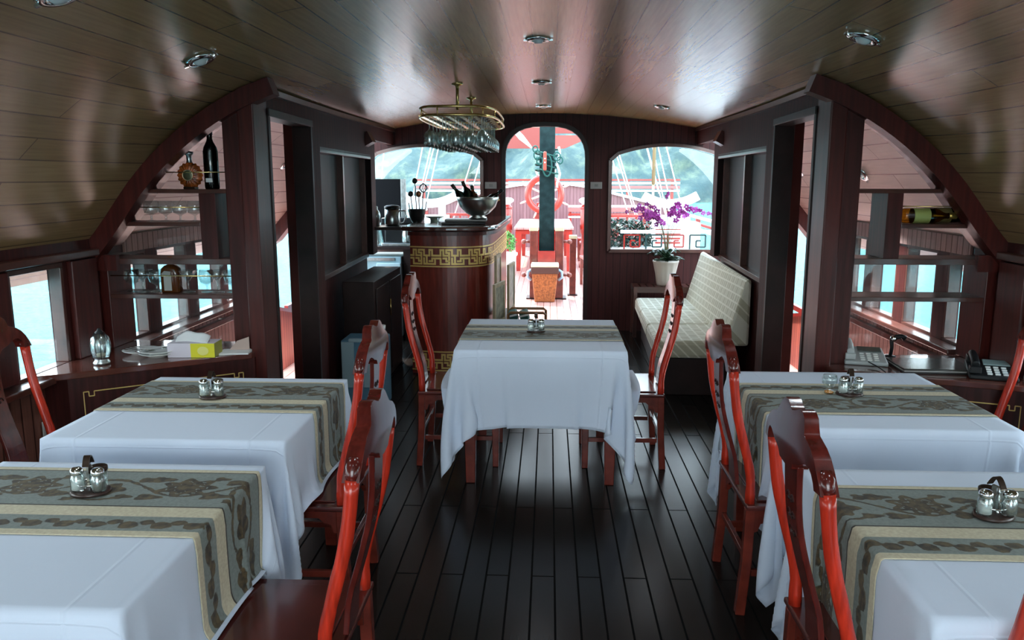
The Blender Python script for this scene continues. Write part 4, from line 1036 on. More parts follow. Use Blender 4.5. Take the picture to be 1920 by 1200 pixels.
for k in range(34):
    a = 2*PI*k/17+rnd.uniform(-.2,.2); L = rnd.uniform(.12,.21); up = rnd.uniform(.1, 1.5); w0 = rnd.uniform(.022,.034)
    lf = MB()
    def leaf(i, j, a=a, L=L, up=up, w0=w0):
        r = L*i; z = .25+L*up*i*(1-.75*i)*1.6; w = w0*math.sin(PI*min(.98, .12+.86*i))**.7; d = (j-.5)*2
        return (r*math.cos(a)-d*w*math.sin(a), r*math.sin(a)+d*w*math.cos(a), z+.008*abs(d))
    lf.grid(leaf, 8, 4); lf.build('leaf', M_leaf, t, solid=.002)
# sprays: endpoints across the window
sprays = [(-.42,.42,.46),(-.34,.34,.50),(-.28,.38,.42),(-.20,.46,.40),(-.02,.62,.62),(.05,.40,.46),(.12,.50,.50),(.2,.40,.44),(.32,.40,.48),(.46,.42,.44),(-.12,.36,.36)]
for sx_, zz, hh in sprays:
    pts = []
    for k in range(11):
        q = k/10; pts.append((sx_*q**1.7, -.04*math.sin(q*3), .23+(hh+.06)*math.sin(q*PI*.62)/math.sin(PI*.62)*1.0))
    st_ = MB().tube(pts, .0028, 5).build('flower_stem', M_stem, t)
    nf = 7 if abs(sx_) > .03 else 5
    for f in range(nf):
        q = .55+.45*f/(nf-1) if abs(sx_) > .03 else .66+.34*f/(nf-1); i = min(9, int(q*10)); fr_ = q*10-i; p = Vector(pts[i]).lerp(Vector(pts[i+1]), fr_)+Vector((rnd.uniform(-.012,.012), rnd.uniform(-.03,.0), rnd.uniform(-.022,.022)))
        R_ = Matrix.Rotation(rnd.uniform(0,6), 4, 'Y') @ Matrix.Rotation(rnd.uniform(-.7,.7), 4, 'X'); b = MB(); rr = rnd.uniform(.021,.033) if abs(sx_) > .03 else .016
        for pe in range(5):
            a = 2*PI*pe/5; w = .62 if pe % 2 else .42
            c = R_ @ Vector((math.cos(a)*rr*.6, 0, math.sin(a)*rr*.6)); 
            vs = [p+(R_ @ Vector((math.cos(a)*rr*u-math.sin(a)*rr*w*s, -.004-.003*abs(s), math.sin(a)*rr*u+math.cos(a)*rr*w*s))) for u, s in ((.1,0),(.45,-.8),(.9,-.65),(1.15,0),(.9,.65),(.45,.8))]
            b.add(vs, [(0,1,2,3,4,5)])
        b.build('flower', M_pet, st_, solid=.002)

# ================================================================== LEFT SHELVES: bottles and glasses
zs = ZL[0]
t = thing('brandy_decanter', (-1.785, 4.10, zs), 'round fluted amber brandy decanter with gold medallion, top shelf on the left', 'bottle')
vs = []; fs = []; nr_, ns_ = 10, 72
R0 = .066
for side in (-1, 1):
    for i in range(nr_+1):
        r = R0*i/nr_
        for k in range(ns_):
            a = 2*PI*k/ns_; f = (1+.05*math.cos(18*a)*(i/nr_)) ; th = .026*math.sqrt(max(0, 1-(i/nr_)**2.4))*(1+(.22*math.cos(18*a) if i > 4 else 0))
            vs.append((r*f*math.cos(a), side*th, R0+.004+r*f*math.sin(a)))
    base = 0 if side < 0 else (nr_+1)*ns_
    for i in range(nr_):
        for k in range(ns_): fs.append((base+i*ns_+k, base+i*ns_+(k+1) % ns_, base+(i+1)*ns_+(k+1) % ns_, base+(i+1)*ns_+k))
M_cog = mat('cognac_glass', (.42,.10,.02), .1, coat=.6, noise=.7, nscale=35)
MB().add(vs, fs, True).build('body', M_cog, t)
MB().box(-.032, .032, -.02, .02, 0, .012).build('foot', M_dkmet, t, bevel=.003)
MB().lathe([(.016,0),(.013,.01),(.013,.035),(.022,.042),(.022,.055),(.0001,.058)], (0,0,2*R0+.002), 20).build('neck', M_steel2, t)
Mx = Matrix.Rotation(PI/2, 4, 'X')
MB().lathe([(.0001,.0),(.025,0),(.028,.003),(.025,.006),(.0001,.004)], (0,-.026,R0+.004), 28, Mx).build('medallion', mat('medallion_green', (.10,.10,.05), .4, metal=.4), t)
MB().tube([(.026*math.cos(2*PI*k/28), -.032, R0+.004+.026*math.sin(2*PI*k/28)) for k in range(28)], .0022, 6, closed=True).build('medallion_ring', mat('pale_gold', (.75,.60,.35), .3, metal=.8), t)
make_bottle('wine_bottle', (-1.672, 4.10, zs), G_dgreen, 'tall dark green wine bottle on the left top shelf beside the round decanter', M_black, None, h=.315, r=.037)
MB().box(-.016, .018, -.039, -.037, .035, .055).build('paper_label', M_ceram, bpy.data.objects[[o.name for o in bpy.data.objects if o.name.startswith('wine_bottle') and o.parent is None][-1]])

snifter = [(.0001,0),(.030,0),(.030,.003),(.006,.008),(.005,.03),(.012,.040),(.032,.052),(.040,.075),(.040,.092),(.034,.118),(.0328,.118),(.038,.092),(.038,.075),(.030,.054),(.0001,.042)]
goblet = [(.0001,0),(.030,0),(.030,.003),(.006,.008),(.005,.028),(.014,.036),(.034,.044),(.037,.060),(.035,.105),(.0338,.105),(.0355,.060),(.032,.046),(.0001,.038)]
def glass_set(prof, name, spots, labs, group, rot=None):
    g = None
    for (x, y, z), lb in zip(spots, labs):
        if g is None:
            g = thing(name, (x, y, z), lb, 'glass', group); MB().lathe(prof, seg=22).build('glass', G_glass, g)
        else: dup(g, (x, y, z), 0, lb)
glass_set(goblet, 'brandy_glass', [(-2.005+.077*k, 4.10, ZL[1]) for k in range(4)], ['stemmed glass on the left middle shelf, %s' % w for w in ('leftmost of the row of four', 'second from the left', 'third from the left', 'fourth, beside the divider')], 'row of glasses on the left middle shelf')
glass_set(snifter, 'snifter_glass', [(x, 4.10, ZL[3]) for x in (-2.135, -2.005, -1.735, -1.60)], ['brandy snifter on the lower left shelf, %s' % w for w in ('first at the left end', 'just left of the amber bottle', 'right of the spouted glasses', 'last one beside the corner post')], 'snifters on the lower left shelf')
martini = [(.0001,0),(.032,0),(.032,.003),(.004,.008),(.004,.055),(.010,.065),(.052,.118),(.0505,.118),(.008,.067),(.0001,.064)]
glass_set(martini, 'martini_glass', [(x, 4.08, ZL[3]) for x in (-2.068, -1.825, -1.668)], ['conical martini glass on the lower left shelf, %s' % w for w in ('between the first two snifters', 'directly right of the amber bottle', 'near the right end of the row')], 'martini glasses on the lower left shelf')
t = thing('liqueur_bottle', (-1.918, 4.09, ZL[3]), 'brown square-shouldered liqueur bottle with a paper label on the lower left shelf', 'bottle')
vs = []
prof = [(.0,.046,.030),(.006,.050,.034),(.10,.050,.034),(.125,.046,.032),(.140,.030,.024),(.148,.013,.013),(.150,.012,.012),(.185,.0115,.0115)]
for z, a_, b_ in prof:
    for k in range(24):
        a = 2*PI*k/24; c = math.cos(a); s = math.sin(a); e = .5 if a_ > .02 else 1; vs.append((a_*math.copysign(abs(c)**e, c), b_*math.copysign(abs(s)**e, s), z))
m = MB(); m.add(vs, [(i*24+k, i*24+(k+1) % 24, (i+1)*24+(k+1) % 24, (i+1)*24+k) for i in range(len(prof)-1) for k in range(24)]+[tuple(range(24))[::-1]], True)
m.build('glass', mat('amber_bottle', (.10,.03,.008), .08, coat=.6), t)
MB().lathe([(.0125,.150),(.0135,.152),(.0135,.187),(.0001,.188)], seg=16).build('cap', mat('brown_cap', (.35,.13,.04), .4), t)
MB().box(-.025, .015, -.0365, -.0345, .012, .095).build('paper_label', mat('grey_label', (.45,.44,.40), .6), t)
MB().prism([(-.033,.085),(.012,.095),(.016,.112),(-.020,.115),(-.036,.10)], lambda p: (p[0],-.0372,p[1]), lambda p: (p[0],-.0350,p[1])).build('torn_label', MATS['grey_label'], t)

# ---- things on the left counter
CZ = .7605
t = thing('oil_lamp', (-2.06, 3.62, CZ), 'small dark glass oil lamp at the left end of the left counter', 'lamp')
MB().lathe([(.0001,0),(.036,0),(.038,.012),(.030,.022),(.030,.03),(.036,.036)], seg=24).build('base', M_steel2, t)
MB().lathe([(.034,.036),(.044,.055),(.046,.095),(.040,.13),(.022,.150),(.0001,.153),(.0001,.150),(.020,.147),(.038,.128),(.044,.095),(.042,.056),(.032,.038)], seg=24).build('glass_globe', G_glass, t)
MB().lathe([(.018,.15),(.020,.156),(.008,.166),(.008,.172),(.0001,.175)], seg=16).build('finial', M_black, t)
for k in range(6):
    a = PI*k/3; MB().tube([(.040*math.cos(a),.040*math.sin(a),.03),(.0485*math.cos(a),.0485*math.sin(a),.07),(.047*math.cos(a),.047*math.sin(a),.11),(.024*math.cos(a),.024*math.sin(a),.153)], .0016, 5).build('wire', M_black, t)
MB().lathe([(.0001,.036),(.020,.036),(.020,.052),(.0001,.055)], seg=16).build('candle', mat('wax', (.62,.55,.42), .5), t)
pp = [(.0001,0),(.045,0),(.05,.006),(.085,.018),(.090,.022),(.083,.022),(.048,.010),(.0001,.008)]
plt = thing('saucer', (-1.875, 3.80, CZ), 'white saucer on the left counter, lower of the stack', 'plate'); MB().lathe(pp, seg=32).build('dish', M_ceram, plt)
dup(plt, (-1.87, 3.80, CZ+.012), 0, 'white saucer on top of the other saucer on the left counter')
plt2 = dup(plt, (-1.99, 3.86, CZ), 0, 'white plate with cutlery at the back of the left counter')
for k in range(3):
    c = thing('fork', (-2.0+.025*k, 3.80, CZ+.026+.004*k), 'steel fork lying on the plate, %s' % ('left one', 'middle one', 'right one')[k], 'fork', 'cutlery on the plate', rz=-.5)
    MB().box(-.09, .03, -.003, .003, 0, .003).build('handle', M_steel, c)
    MB().box(.03, .045, -.011, .011, 0, .003).build('neck', M_steel, c)
    for q_ in range(4): MB().box(.045, .085, -.011+.0065*q_, -.0085+.0065*q_, 0, .003).build('tine', M_steel, c)
c = thing('teaspoon', (-1.87, 3.79, CZ+.037), 'steel teaspoon lying in the upper saucer', 'spoon', rz=.6)
MB().box(-.07, .02, -.003, .003, 0, .003).build('handle', M_steel, c); MB().ball((.035,0,.003), .018, 10, (1,.65,.25)).build('bowl', M_steel, c)
t = thing('tissue_box', (-1.70, 3.83, CZ), 'white and yellow box of paper tissues on the left counter', 'tissue box', rz=.06)
MB().box(-.115, .115, -.055, .055, 0, .072).build('carton', mat('lilac_white_card', (.72,.68,.76), .5), t, bevel=.002)
MB().box(.0, .117, -.0565, -.0545, .001, .071).build('yellow_panel', mat('yellow_print', (.78,.74,.03), .45), t)
MB().box(.1145, .1165, -.055, .055, .001, .071).build('olive_end', mat('olive_print', (.34,.34,.06), .5), t)
MB().prism([(.03+.028*math.cos(a), .034+.022*math.sin(a)) for a in np.linspace(0, 2*PI, 12, endpoint=False)], lambda p: (p[0]+.03,-.0575,p[1]), lambda p: (p[0]+.03,-.056,p[1])).build('printed_fruit', mat('pale_yellow', (.85,.82,.25), .5), t)
ts = MB()
ts.grid(lambda u, v: (-.09+.17*u, .02*math.sin(5*u)+(v-.5)*.03*(1+u), .070+v*(.022+.03*math.sin(PI*u)**2+.012*math.sin(9*u))), 14, 6)
ts.build('tissue', M_white, t, solid=.001)
t = thing('notepad', (-1.52, 3.90, CZ), 'white notepad with a folded leaflet at the right end of the left counter', 'notepad', rz=.15)
MB().box(-.075, .07, -.05, .06, 0, .008).build('pad', M_white, t)
MB().prism([(-.04,.009),(.06,.009),(.06,.075),(.0,.055)], lambda p: (p[0],.03,p[1]), lambda p: (p[0],.032,p[1])).build('leaflet', mat('leaflet_print', (.55,.42,.36), .5), t)

# ---- power socket below the left window
t = thing('wall_socket', (-2.243, 3.47, .50), 'double wall socket on the hull panel below the left window', 'socket')
MB().box(0, .008, -.065, .065, -.038, .038).build('plate', mat('grey_plastic', (.50,.50,.47), .45), t, bevel=.003)
for y in (-.03, .03): MB().box(.008, .011, y-.016, y+.016, -.016, .016).build('outlet', M_ceram, t)

# ================================================================== RIGHT SHELVES AND COUNTER
zz = ZR[1]+.038
make_bottle('liquor_bottle', (1.80, 4.06, zz), G_gold, 'golden liquor bottle lying on its side on the right shelf', M_foil, mat('green_gold_label', (.38,.42,.12), .5), rot=(0, PI/2, 0), h=.26)
make_bottle('liquor_bottle', (1.93, 4.13, zz), G_dgreen, 'black wine bottle lying on its side behind the golden one', M_black, mat('dark_gold_label', (.20,.15,.05), .5), rot=(0, PI/2, 0), h=.27)
DZ = .7205
def phone(loc, rz, body, pad, label, dark):
    t = thing('desk_telephone', loc, label, 'telephone', rz=rz)
    v = [(-.10,-.10,0),(.10,-.10,0),(.10,.10,0),(-.10,.10,0),(-.10,-.10,.018),(.10,-.10,.018),(.09,.10,.058),(-.10,.10,.058)]
    MB().add(v, [(3,2,1,0),(4,5,6,7),(0,1,5,4),(1,2,6,5),(2,3,7,6),(3,0,4,7)]).build('base', body, t, bevel=.006)
    def sl(y): return .018+(y+.10)/.2*.04
    sc_ = MB(); y0, y1 = .03, .085
    sc_.add([(-.03,y0,sl(y0)+.001),(.08,y0,sl(y0)+.001),(.08,y1,sl(y1)+.001),(-.03,y1,sl(y1)+.001),(-.03,y0,sl(y0)+.005),(.08,y0,sl(y0)+.005),(.08,y1,sl(y1)+.006),(-.03,y1,sl(y1)+.006)], [(3,2,1,0),(4,5,6,7),(0,1,5,4),(1,2,6,5),(2,3,7,6),(3,0,4,7)])
    sc_.build('display', mat('phone_screen', (.06,.08,.07), .2) if not dark else mat('phone_screen_pale', (.25,.35,.35), .2), t)  # the black telephone gets a paler display colour
    for i in range(3):
        for j in range(4):
            x = -.015+.032*i; y = -.075+.026*j; MB().box(x-.010, x+.010, y-.008, y+.008, sl(y), sl(y)+.006).build('key', pad, t)
    MB().box(-.098, -.050, -.09, -.035, .025, .055).box(-.098, -.050, .035, .095, .05, .082).tube([(-.074,-.07,.062),(-.074,-.02,.075),(-.074,.03,.085),(-.074,.075,.088)], .019, 10).build('handset', body, t, bevel=.004)
    return t
M_pgrey = mat('phone_grey', (.42,.46,.46), .35); M_key = mat('phone_key', (.62,.66,.64), .4)
phone((1.655, 4.02, DZ), -.25, M_pgrey, M_key, 'pale grey desk telephone on the right counter beside the post', False)
phone((2.13, 3.74, DZ+.0), -.35, M_black, M_key, 'black desk telephone at the right end of the right counter', True)
t = thing('telephone_cord', (1.66, 3.90, DZ), 'thin black cord hanging from the grey telephone over the counter edge', 'cord')
MB().tube([(-.02,.03,.02),(.0,-.04,.01),(.0,-.125,.006),(.0,-.155,-.02),(.0,-.16,-.25)], .003, 6).build('cord', M_black, t)
t = thing('writing_folder', (1.93, 3.86, DZ), 'large black folder lying on the right counter between the phones', 'folder', rz=-.05)
MB().box(-.18, .15, -.10, .15, 0, .009).build('lower_cover', MATS['black_leather'], t, bevel=.002)
MB().box(-.178, .148, -.098, .148, .009, .015).build('pages', mat('grey_paper', (.4,.4,.38), .7), t)
MB().box(-.18, .15, -.10, .15, .015, .024).build('upper_cover', mat('satin_black_leather', (.05,.05,.045), .22), t, bevel=.002)
t = thing('desk_microphone', (1.83, 4.13, DZ), 'small black curved handset on a stand behind the folder', 'handset')
MB().lathe([(.0001,0),(.028,0),(.026,.008),(.0001,.010)]).build('base', M_black, t)
MB().tube([(0,0,.008),(.004,0,.05),(.0,0,.085),(.02,0,.105),(.05,0,.11),(.065,0,.10)], [.009,.009,.011,.014,.011,.016], 10).build('arm', M_black, t)
MB().ball((.008,-.003,.098), .018, 12).build('chrome_ball', M_steel, t)

# ================================================================== CONDIMENT SETS
def condiments(x, y, rz, words, first=None):
    t = thing('condiment_caddy', (x, y, TOPZ), 'steel and wood caddy with hoop handle on the '+words, 'caddy', 'condiment caddies', rz)
    MB().lathe([(.0001,0),(.052,0),(.055,.004),(.052,.010),(.0001,.010)], seg=28, squash=.8).build('tray', mat('dark_caddy_wood', (.04,.02,.015), .3), t, bevel=.001)
    MB().box(-.003, .003, -.012, .012, .008, .085).build('post', M_steel, t)
    vs = []
    h = MB(); h.sweep([(.0+.0*k, -.022+.044*k/10, .083+.026*math.sin(PI*k/10)) for k in range(11)], .018, .003, up=(0,0,1)); h.build('handle', M_dkmet, t)
    MB().tube([(.036*math.cos(2*PI*k/20), .036*math.sin(2*PI*k/20)*.8, .03) for k in range(20)], .002, 6, closed=True).build('ring', M_steel, t)
    return t
shk_body = [(.0001,.002),(.017,0),(.0195,.004),(.0195,.038),(.015,.046),(.014,.050),(.0135,.050),(.0145,.045),(.018,.037),(.018,.006)]
def shaker(loc, label, fill, first=None):
    t = thing('shaker', loc, label, 'shaker')
    MB().lathe(shk_body, seg=18).build('jar', G_glass, t)
    MB().lathe([(.0001,.004),(.0165,.004),(.0165,.024),(.0001,.025)], seg=16).build('contents', fill, t)
    MB().lathe([(.0165,.048),(.0175,.050),(.0175,.060),(.012,.066),(.0001,.068)], seg=18).build('lid', M_steel, t)
    return t
M_salt = mat('salt', (.8,.8,.78), .8); M_pep = mat('pepper', (.10,.08,.07), .8)
CS = [(-1.30, 3.09, 'far left table', 0), (-1.23, 2.09, 'near left table', .2), (-.01, 4.56, 'middle table', .1), (1.30, 3.25, 'far right table', -.1), (1.235, 2.04, 'near right table', .3)]
for x, y, w, rz in CS:
    condiments(x, y, rz, w)
    q = 1.0
    shaker((x-.030, y-.010, TOPZ+.0105), 'glass salt shaker with steel lid, left in the caddy on the '+w, M_salt)
    shaker((x+.031, y-.012, TOPZ+.0105), 'glass pepper shaker with steel lid, right in the caddy on the '+w, M_pep)
    t = thing('toothpick_jar', (x+.003, y+.040, TOPZ+.0005), 'small steel rimmed glass pot behind the shakers on the '+w, 'jar')
    MB().lathe([(.0001,.002),(.018,0),(.022,.004),(.024,.05),(.0225,.05),(.0205,.006)], seg=20).build('jar', G_glass, t)
    MB().lathe([(.0245,.05),(.0255,.052),(.0255,.062),(.023,.064),(.0001,.060)], seg=20).build('lid', M_dkmet, t)
t = thing('egg_glass', (1.225, 3.27, TOPZ), 'small round bowled glass with amber drink on the far right table', 'glass')
MB().lathe([(.0001,0),(.020,0),(.020,.012),(.009,.02),(.018,.03),(.030,.045),(.031,.062),(.026,.078),(.0245,.078),(.029,.062),(.028,.046),(.0001,.028)], seg=24).build('glass', G_glass, t)
MB().lathe([(.0001,.003),(.018,.003),(.018,.010),(.0001,.012)], seg=20).build('amber_base', G_juice, t)
# ================================================================== OUTSIDE
def XZ(px, py, y): return (px-1030)/1500*y+.06, 1.63-(py-335)/1500*y
# ---- foredeck
struct(MB().box(-1.8, 1.8, YB+.1, 8.72, -.05, 0).box(-3.0, 3.0, YB+.12, 19.5, -.06, -.002), 'floor_foredeck', M_deck)
struct(MB().box(-3.0, -1.8, 4.2, 8.72, -.05, 0).box(1.8, 3.0, 4.2, 8.72, -.05, 0), 'floor_side_decks', planks('side_deck_boards', (.80,.52,.45), (.70,.42,.36), (.3,.1,.08), .085, 2.2, .4, ('Y','X'), msize=.004))  # lighter than the foredeck boards: passage light put into the colour
struct(MB().box(-.40, .43, YB-.35, YB+.15, .001, .012), 'trim_90', mat('door_sill_red', (.22,.02,.02), .5))
# ---- side bulwarks by the passages
for sg, wd in ((-1, 'left'), (1, 'right')):
    x0, x1 = sorted((sg*2.22, sg*2.30)); t = thing('side_bulwark', (sg*2.26, 7.3, 0), 'red planked bulwark with rail seen through the %s side doorway' % wd, 'bulwark')
    m = MB(); vs = []
    for y, z in ((6.0, .66), (6.9, .46), (8.6, .16), (12.0, .16)):
        for x, zz in ((-.04, 0), (.04, 0), (.04, z), (-.04, z)): vs.append((x, y-7.3, zz))
    fs = [(0,1,2,3), (15,14,13,12)]
    for i in range(3):
        for k in range(4): fs.append((4*i+k, 4*i+(k+1) % 4, 4*i+4+(k+1) % 4, 4*i+4+k))
    m.add(vs, fs).build('planking', M_dwall2, t)
    MB().sweep([(0, 6.0-7.3, .675), (0, 6.9-7.3, .475), (0, 8.6-7.3, .175), (0, 4.7, .175)], .11, .03).build('cap_rail', M_dred, t)
    MB().sweep([(0, -.4, .50), (0, 3.0, .50)], .035, .045).build('upper_rail', M_dred, t)
    for y in (7.6, 8.6, 9.6): MB().box(-.02, .02, y-7.3-.02, y-7.3+.02, .15, .48).build('stanchion', M_dred, t)
    p = thing('hanging_float', (sg*2.16, 7.35, .30), 'red and green lantern shaped float hanging at the %s side rail' % wd, 'float')
    p.rotation_euler = (0, .25*sg, 0)
    MB().ball((0, 0, .09), .035, 12, (1, 1, 2.6)).build('body', mat('float_red', (.35,.05,.03), .4), p)
    MB().tube([(0,0,.16),(0,0,.24)], .005, 6).build('cord', M_black, p)
    MB().ball((0, 0, -.01), .02, 8, (1, 1, 1.6)).build('tip', mat('float_green', (.02,.12,.09), .4), p)

# ---- mast in its tabernacle
t = thing('mast', (.03, 11.1, 0), 'thick blue black mast rising behind the open forward door', 'mast')
MB().box(-.105, .105, -.10, .10, .25, 4.2).build('pole', mat('mast_paint', (.012,.026,.026), .6, spec=.1, noise=.3, nscale=12), t, bevel=.012)
tb = thing('mast_tabernacle', (.03, 11.0, 0), 'red wooden mast step with two brass capped cheeks at the foot of the mast', 'mast step')
for x in (-.175, .175):
    MB().box(x-.055, x+.055, -.10, .16, 0, .93).build('cheek', M_tleg, tb, bevel=.008)
    MB().box(x-.062, x+.062, -.105, .165, .93, .985).build('cap', mat('pale_brass', (.75,.70,.45), .3, metal=.7), tb, bevel=.006)
    MB().box(x-.10, x+.10, -.13, .2, 0, .015).build('foot_plate', M_blk, tb)
    for z in (.78, .32): MB().tube([(x*1.25, 0, z), (x*1.75, 0, z)], .02, 10).ball((x*1.8, 0, z), .035, 10).build('pin', mat('red_brown_pin', (.25,.08,.06), .3), tb)
MB().box(-.12, .12, -.115, -.07, 0, .66).build('board', M_dred, tb, bevel=.006)
bk = thing('waste_basket', (.01, 10.72, 0), 'tapered brown rattan basket with pale lining and handles in front of the mast', 'basket')
MB().frustum((0, 0), .27, .22, .36, .28, .0, .47).build('body', mat('rattan_brown', (.36,.11,.03), .5, noise=.4, nscale=45), bk, bevel=.015)
MB().frustum((0, 0), .365, .29, .375, .30, .38, .47).build('dark_band', mat('dark_rattan', (.09,.04,.03), .5), bk, bevel=.01)
MB().box(-.185, .185, -.15, .15, .47, .51).build('lining', mat('straw_rim', (.80,.72,.50), .6), bk, bevel=.012)
for s in (-1, 1): MB().tube([(s*.175,-.05,.43),(s*.225,-.06,.40),(s*.23,-.06,.33),(s*.18,-.05,.29)], .02, 8).build('handle', mat('pale_blue_bag', (.35,.55,.75), .5), bk)
# ropes and cleat on the mast
rp = thing('rope_coil', (.03, 10.93, 1.92), 'teal rope wound round the mast with loose knots', 'rope')
M_rope = mat('teal_rope', (.006,.085,.065), .7, noise=.3, nscale=60)
MB().tube([(.16*math.cos(a*1.0)+.0, .16*math.sin(a)+.14, .02*math.sin(a*2)+.09-.012*a) for a in np.linspace(0, 8*PI, 90)], .011, 6).build('windings', M_rope, rp)
for i, (x, z, r) in enumerate([(-.13,.02,.06),(-.10,-.06,.05),(.13,.0,.055),(.17,-.05,.045),(-.16,.10,.04)]):
    MB().tube([(x+r*math.cos(a)*.8, -.05, z+r*math.sin(a)) for a in np.linspace(0, 2*PI, 14)][:-1], .010, 6, closed=True).build('loop', M_rope, rp)
MB().tube([(.06*math.cos(a), -.06, -.12+.14*math.sin(a)) for a in np.linspace(0, 2*PI, 22)][:-1], .012, 6, closed=True).build('long_loop', M_rope, rp)
cl = thing('rope_cleat', (.0, 10.83, 1.86), 'red oblong cleat with two silver bolts on the mast', 'cleat')
MB().box(-.022, .022, -.02, .02, -.125, .125).build('body', mat('cleat_red', (.42,.07,.04), .4), cl, bevel=.015)
for z in (-.02, .03): MB().ball((0, -.022, z), .012, 8).build('bolt', M_steel, cl)
rp2 = thing('white_rope', (.18, 10.95, 1.7), 'white knotted rope hanging at the right side of the mast', 'rope')
MB().tube([(.0+.02*math.sin(k*1.3), .0, .35-.06*k) for k in range(10)], .016, 7).build('strand', M_white, rp2)
rp3 = thing('white_rope', (-.2, 11.3, 2.2), 'white rope bundle slanting from the awning to the mast, left of the mast', 'rope')
for k in range(3): MB().tube([(-.28+.03*k, 0, .12), (-.15+.02*k, 0, -.03+.02*k), (.02, -.2, -.16)], .012, 6).build('strand', M_white, rp3)

# ---- awning beam above the forward door
aw = thing('awning', (0, 11.4, 2.3), 'pale canvas awning with a red edge above the foredeck', 'awning')
MB().box(-2.3, 2.3, -2.6, -1.9, .0, .03).build('canvas', mat('pink_canvas', (.50,.25,.20), .6), aw)
MB().box(-.9, .02, 1.5, 1.56, -.20, .12).build('fascia', mat('red_fascia', (.25,.045,.035), .5), aw)
MB().box(.10, 2.0, 1.5, 1.56, .03, .12).build('fascia', MATS['red_fascia'], aw)
MB().prism([(.10,.0),(.78,.0),(.30,-.20),(.10,-.22)], lambda p: (p[0],1.5,p[1]), lambda p: (p[0],1.54,p[1])).build('valance', mat('red_valance', (.30,.07,.055), .5), aw)
MB().box(-2.3, .05, 1.56, 5.0, .12, .15).build('canvas', mat('pink_canvas', (.50,.25,.20), .6), aw)

# ---- deck table and chairs
dt = thing('deck_table', (-.03, 15.75, 0), 'long pale red slatted table on the foredeck behind the mast', 'table')
MB().box(-.53, .53, -1.55, 1.55, .74, .78).build('tabletop', planks('deck_table_boards', (.68,.36,.33), (.52,.24,.22), (.25,.08,.06), .12, 3, .3, ('Y','X')), dt, bevel=.006)
MB().box(-.50, .50, -1.5, 1.5, .66, .74).build('apron', M_dred, dt)
for x in (-.45, .45):
    for y in (-1.45, 1.45): MB().frustum((x, y), .07, .07, .11, .11, 0, .70).build('leg', M_dred, dt)
def deck_chair(x, y, rz, label):
    t = thing('deck_chair', (x, y, 0), label, 'chair', 'chairs on the foredeck', rz)
    for sx_ in (-1, 1):
        MB().box(sx_*.20-.022, sx_*.20+.022, .17, .21, 0, .44).build('leg', M_tleg, t)
        MB().sweep([(sx_*.20, -.22, 0), (sx_*.20, -.20, .44), (sx_*.20, -.26, .92)], .04, .035, up=(0,1,0)).build('leg', M_tleg, t)
    MB().box(-.23, .23, -.22, .22, .42, .455).build('seat', M_dred, t, bevel=.006)
    for z in (.62, .74, .86): MB().box(-.20, .20, -.25, -.225, z, z+.05).build('back_slat', M_dred, t)
    return t
dc0 = deck_chair(.78, 12.3, PI/2+.1, 'red deck chair just outside the forward door, right of the mast')
for (x, y, rz, lb) in ((.86, 15.2, PI/2, 'red deck chair on the right side of the long deck table, nearer one'), (.86, 16.3, PI/2, 'red deck chair on the right side of the long deck table, farther one'), (1.5, 13.4, 2.0, 'red deck chair seen through the right bulkhead window')): dup(dc0, (x, y, 0), rz, lb)
sp_ = thing('rail_post', (.40, 11.3, 0), 'dark red free standing post with a white cap right of the mast', 'post')
MB().box(-.045, .045, -.045, .045, 0, .80).build('shaft', M_tleg, sp_, bevel=.006); MB().box(-.055, .055, -.055, .055, .80, .85).build('cap', mat('pale_brass', (.75,.70,.45), .3, metal=.7), sp_, bevel=.008)
MB().box(-.07, .07, -.07, .07, 0, .015).build('foot_plate', M_blk, sp_)

# ---- newel posts and balustrades
def newel(x, y, label, z=1.28):
    t = thing('newel_post', (x, y, 0), label, 'post', 'newel posts on the foredeck')
    MB().lathe([(.0001,0),(.10,0),(.10,.10),(.065,.14),(.085,.30),(.07,.36),(.06,.60),(.085,.66),(.085,z-.22),(.075,z-.20),(.10,z-.17),(.06,z-.14),(.055,z-.12)], seg=16).build('shaft', M_dred, t)
    MB().lathe([(.055,z-.12),(.06,z-.10),(.11,z-.07),(.115,z-.03),(.07,z),(.0001,z+.01)], seg=16).build('white_cap', M_white, t)
    return t
n0 = newel(-.71, 15.0, 'red turned post with a white cap, left of the deck table')
dup(n0, (.72, 14.9, 0), 0, 'red turned post with a white cap, right of the deck table')
def balustrade(x0, x1, y, label, z=.80):
    t = thing('balustrade', ((x0+x1)/2, y, 0), label, 'balustrade', 'balustrades on the foredeck'); h = (x1-x0)/2
    MB().box(-h, h, -.04, .04, z-.05, z).build('top_rail', M_dred, t); MB().box(-h, h, -.03, .03, .10, .15).build('bottom_rail', M_dred, t)
    for x in (-h+.03, h-.03): MB().box(x-.03, x+.03, -.03, .03, 0, z-.05).build('post', M_dred, t)
    k = int((x1-x0)/.16)
    for i in range(k): MB().lathe([(.02,.15),(.035,.28),(.02,.40),(.03,.52),(.018,.65),(.022,z-.05)], (-h+(i+.5)*2*h/k, 0, 0), 10).build('baluster', M_dred, t)
balustrade(-1.9, -.72, 15.4, 'red balustrade with turned balusters left of the deck table', .98)
balustrade(.74, 1.9, 14.8, 'red balustrade with turned balusters right of the deck table', .98)
